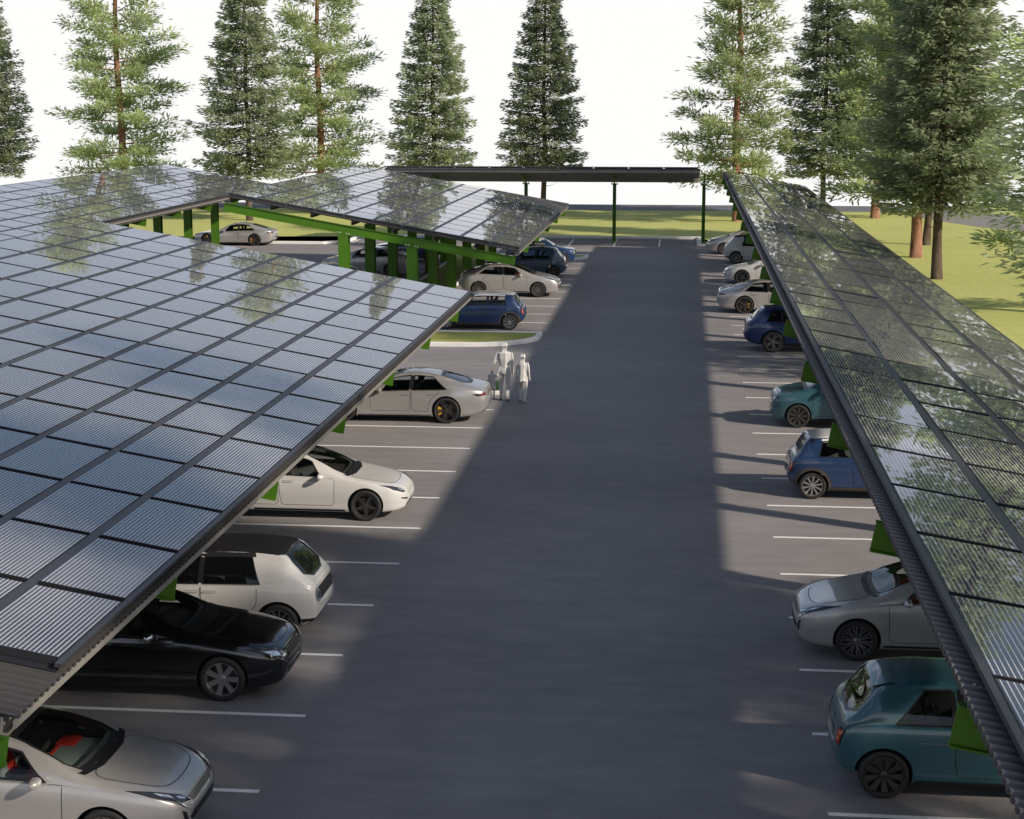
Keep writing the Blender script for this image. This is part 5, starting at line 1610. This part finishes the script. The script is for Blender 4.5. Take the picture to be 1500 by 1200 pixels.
# ------------------------------------------------------------------ parked cars
def build_cars():
    S = car_specs()
    A0, A1 = 0.0, PI
    plan = {
        'liftback': [(-7.97, 18.94, A0, 'champagne silver liftback with red cabin trim, nearest car on the left'),
                     (4.21, 27.2, A1, 'silver grey liftback nosing out under the right canopy beside the teal car'),
                     (-7.81, 76.5, A0, 'silver liftback on the left row behind the blue car with white roof'),
                     (-15.9, 84.6, A1, 'pale silver liftback with its tail lamp between the green canopy columns'),
                     (3.65, 98.5, A1, 'grey liftback at the far end of the right row')],
        'saloon': [(-8.14, 24.42, A0, 'long glossy black saloon under the edge of the near left canopy')],
        'city': [(-7.80, 27.17, A1, 'white boxy hatchback with a matt black roof, tail toward the aisle'),
                 (4.10, 93.0, A0, 'white upright hatchback far up the right row')],
        'fastback': [(-8.05, 35.4, A0, 'white fastback saloon nosing out of the left row with grey star wheels'),
                     (4.27, 82.9, A1, 'white fastback nosing out far up the right row')],
        'sport': [(-7.87, 46.5, A1, 'champagne sports saloon parked tail out beside the walking figures'),
                  (4.02, 71.6, A0, 'champagne sports saloon parked tail out on the right row'),
                  (-27.25, 101.5, A1, 'silver sports saloon alone at the edge of the far left lawn'),
                  (-16.6, 76.5, A1, 'silver car whose roof just shows behind the first green column')],
        'mini': [(-7.86, 65.5, A1, 'blue hatchback with white roof behind the kerbed island'),
                 (4.21, 38.3, A0, 'blue hatchback with white roof on the right row, tail out'),
                 (-7.74, 91.2, A0, 'blue hatchback nosing out at the far end of the left row'),
                 (-15.0, 92.2, A1, 'dark blue hatchback half hidden by the green canopy columns')],
        'bubble': [(3.84, 21.7, A0, 'teal rounded hatchback nearest on the right, tail out'),
                   (4.35, 46.7, A1, 'teal rounded hatchback nosing out on the right row'),
                   (-7.55, 84.4, A1, 'dull blue rounded hatchback tail out behind the silver liftback on the left')],
        'suv': [(4.63, 60.7, A0, 'deep blue sport utility car tail out on the right row')],
    }
    for k, places in plan.items():
        x, y, rz, label = places[0]
        root = make_car(S[k], label)
        for (x2, y2, rz2, lb) in places[1:]:
            d = dup(root, (x2, y2, 0), rz2, lb, 'parked cars')
            if 'dull blue' in lb:
                dull = paint('paint_dull_blue', (0.030, 0.062, 0.105), metal=0.15, rough=0.38)
                for ch in d.children_recursive:
                    for sl in getattr(ch, 'material_slots', []):
                        if sl.material and sl.material.name.startswith('paint_teal'):
                            sl.link = 'OBJECT'; sl.material = dull
        root.location = (x, y, 0); root.rotation_euler = (0, 0, rz); root['group'] = 'parked cars'

# ------------------------------------------------------------------ light and camera
def build_world():
    w = bpy.data.worlds.new('World'); SC.world = w
    w.use_nodes = True
    nt = w.node_tree
    bg = nt.nodes['Background']; out = nt.nodes['World Output']
    sky = nt.nodes.new('ShaderNodeTexSky'); sky.sky_type = 'NISHITA'; sky.sun_disc = False
    sky.sun_elevation = SUN_EL; sky.sun_rotation = PI / 2 + SUN_AZ
    sky.air_density = 1.0; sky.dust_density = 1.2; sky.ozone_density = 1.5
    nt.links.new(sky.outputs[0], bg.inputs['Color']); bg.inputs['Strength'].default_value = 0.10
    tc = nt.nodes.new('ShaderNodeTexCoord')
    sep = nt.nodes.new('ShaderNodeSeparateXYZ'); nt.links.new(tc.outputs['Generated'], sep.inputs[0])
    ab = nt.nodes.new('ShaderNodeMath'); ab.operation = 'ABSOLUTE'; nt.links.new(sep.outputs[2], ab.inputs[0])
    hz = nt.nodes.new('ShaderNodeMapRange'); hz.interpolation_type = 'SMOOTHSTEP'
    hz.inputs['From Min'].default_value = 0.09; hz.inputs['From Max'].default_value = 0.30
    hz.inputs['To Min'].default_value = 1.0; hz.inputs['To Max'].default_value = 0.0
    nt.links.new(ab.outputs[0], hz.inputs['Value'])
    # broken white cloud higher up
    mp = nt.nodes.new('ShaderNodeMapping'); mp.inputs['Scale'].default_value = (1, 1, 3.2); mp.inputs['Location'].default_value = (0.3, 0.1, 0.4)
    nt.links.new(tc.outputs['Generated'], mp.inputs['Vector'])
    nz = nt.nodes.new('ShaderNodeTexNoise'); nz.inputs['Scale'].default_value = 3.4; nz.inputs['Detail'].default_value = 6; nz.inputs['Roughness'].default_value = 0.52
    nt.links.new(mp.outputs[0], nz.inputs['Vector'])
    cl = nt.nodes.new('ShaderNodeMapRange'); cl.interpolation_type = 'SMOOTHSTEP'
    cl.inputs['From Min'].default_value = 0.47; cl.inputs['From Max'].default_value = 0.66
    cl.inputs['To Max'].default_value = 0.75
    nt.links.new(nz.outputs['Fac'], cl.inputs['Value'])
    mx = nt.nodes.new('ShaderNodeMath'); mx.operation = 'MAXIMUM'
    nt.links.new(hz.outputs[0], mx.inputs[0]); nt.links.new(cl.outputs[0], mx.inputs[1])
    b2 = nt.nodes.new('ShaderNodeBackground'); b2.inputs['Strength'].default_value = 1.0
    hr = nt.nodes.new('ShaderNodeMapRange'); hr.interpolation_type = 'SMOOTHSTEP'
    hr.inputs['From Min'].default_value = 0.062; hr.inputs['From Max'].default_value = 0.15
    nt.links.new(ab.outputs[0], hr.inputs['Value'])
    hm = nt.nodes.new('ShaderNodeMix'); hm.data_type = 'RGBA'
    hm.inputs[6].default_value = (1.0, 0.995, 0.985, 1); hm.inputs[7].default_value = (0.71, 0.75, 0.89, 1)
    nt.links.new(hr.outputs[0], hm.inputs[0]); nt.links.new(hm.outputs[2], b2.inputs['Color'])
    ms = nt.nodes.new('ShaderNodeMixShader')
    nt.links.new(mx.outputs[0], ms.inputs[0]); nt.links.new(bg.outputs[0], ms.inputs[1]); nt.links.new(b2.outputs[0], ms.inputs[2])
    nt.links.new(ms.outputs[0], out.inputs['Surface'])
    l = bpy.data.lights.new('sun', 'SUN'); l.energy = 5.0; l.angle = math.radians(1.3); l.color = (1.0, 0.885, 0.75)
    o = link(bpy.data.objects.new('sun', l))
    to_sun = Vector((math.cos(SUN_AZ) * math.cos(SUN_EL), -math.sin(SUN_AZ) * math.cos(SUN_EL), math.sin(SUN_EL)))
    o.rotation_euler = to_sun.to_track_quat('Z', 'Y').to_euler()
    o.location = (30, -10, 30)

def build_camera():
    cam = bpy.data.cameras.new('camera'); o = link(bpy.data.objects.new('camera', cam))
    cam.sensor_fit = 'HORIZONTAL'; cam.sensor_width = 36.0
    cam.lens = 36.0 * F_PX / 1500.0
    cam.clip_start = 0.1; cam.clip_end = 2000
    X, Y, up = cam_basis()
    # camera axes in world coordinates
    right = Vector((X.x, Y.x, up.x)); down = Vector((X.y, Y.y, up.y)); fwd = Vector((X.z, Y.z, up.z))
    R = Matrix((right, -down, -fwd)).transposed()
    o.matrix_world = Matrix.Translation((0, 0, 8.87)) @ R.to_4x4()
    SC.camera = o

def main():
    SC.view_settings.view_transform = 'Standard'
    SC.view_settings.look = 'None'
    SC.view_settings.exposure = 0
    SC.render.engine = 'CYCLES'
    SC.cycles.use_denoising = True
    SC.cycles.max_bounces = 8
    SC.cycles.transparent_max_bounces = 12
    SC.cycles.sample_clamp_indirect = 6
    make_materials(); make_site_materials()
    build_ground()
    build_canopies()
    build_cars()
    build_people()
    build_trees()
    build_world()
    build_camera()

if not TESTING:
    main()
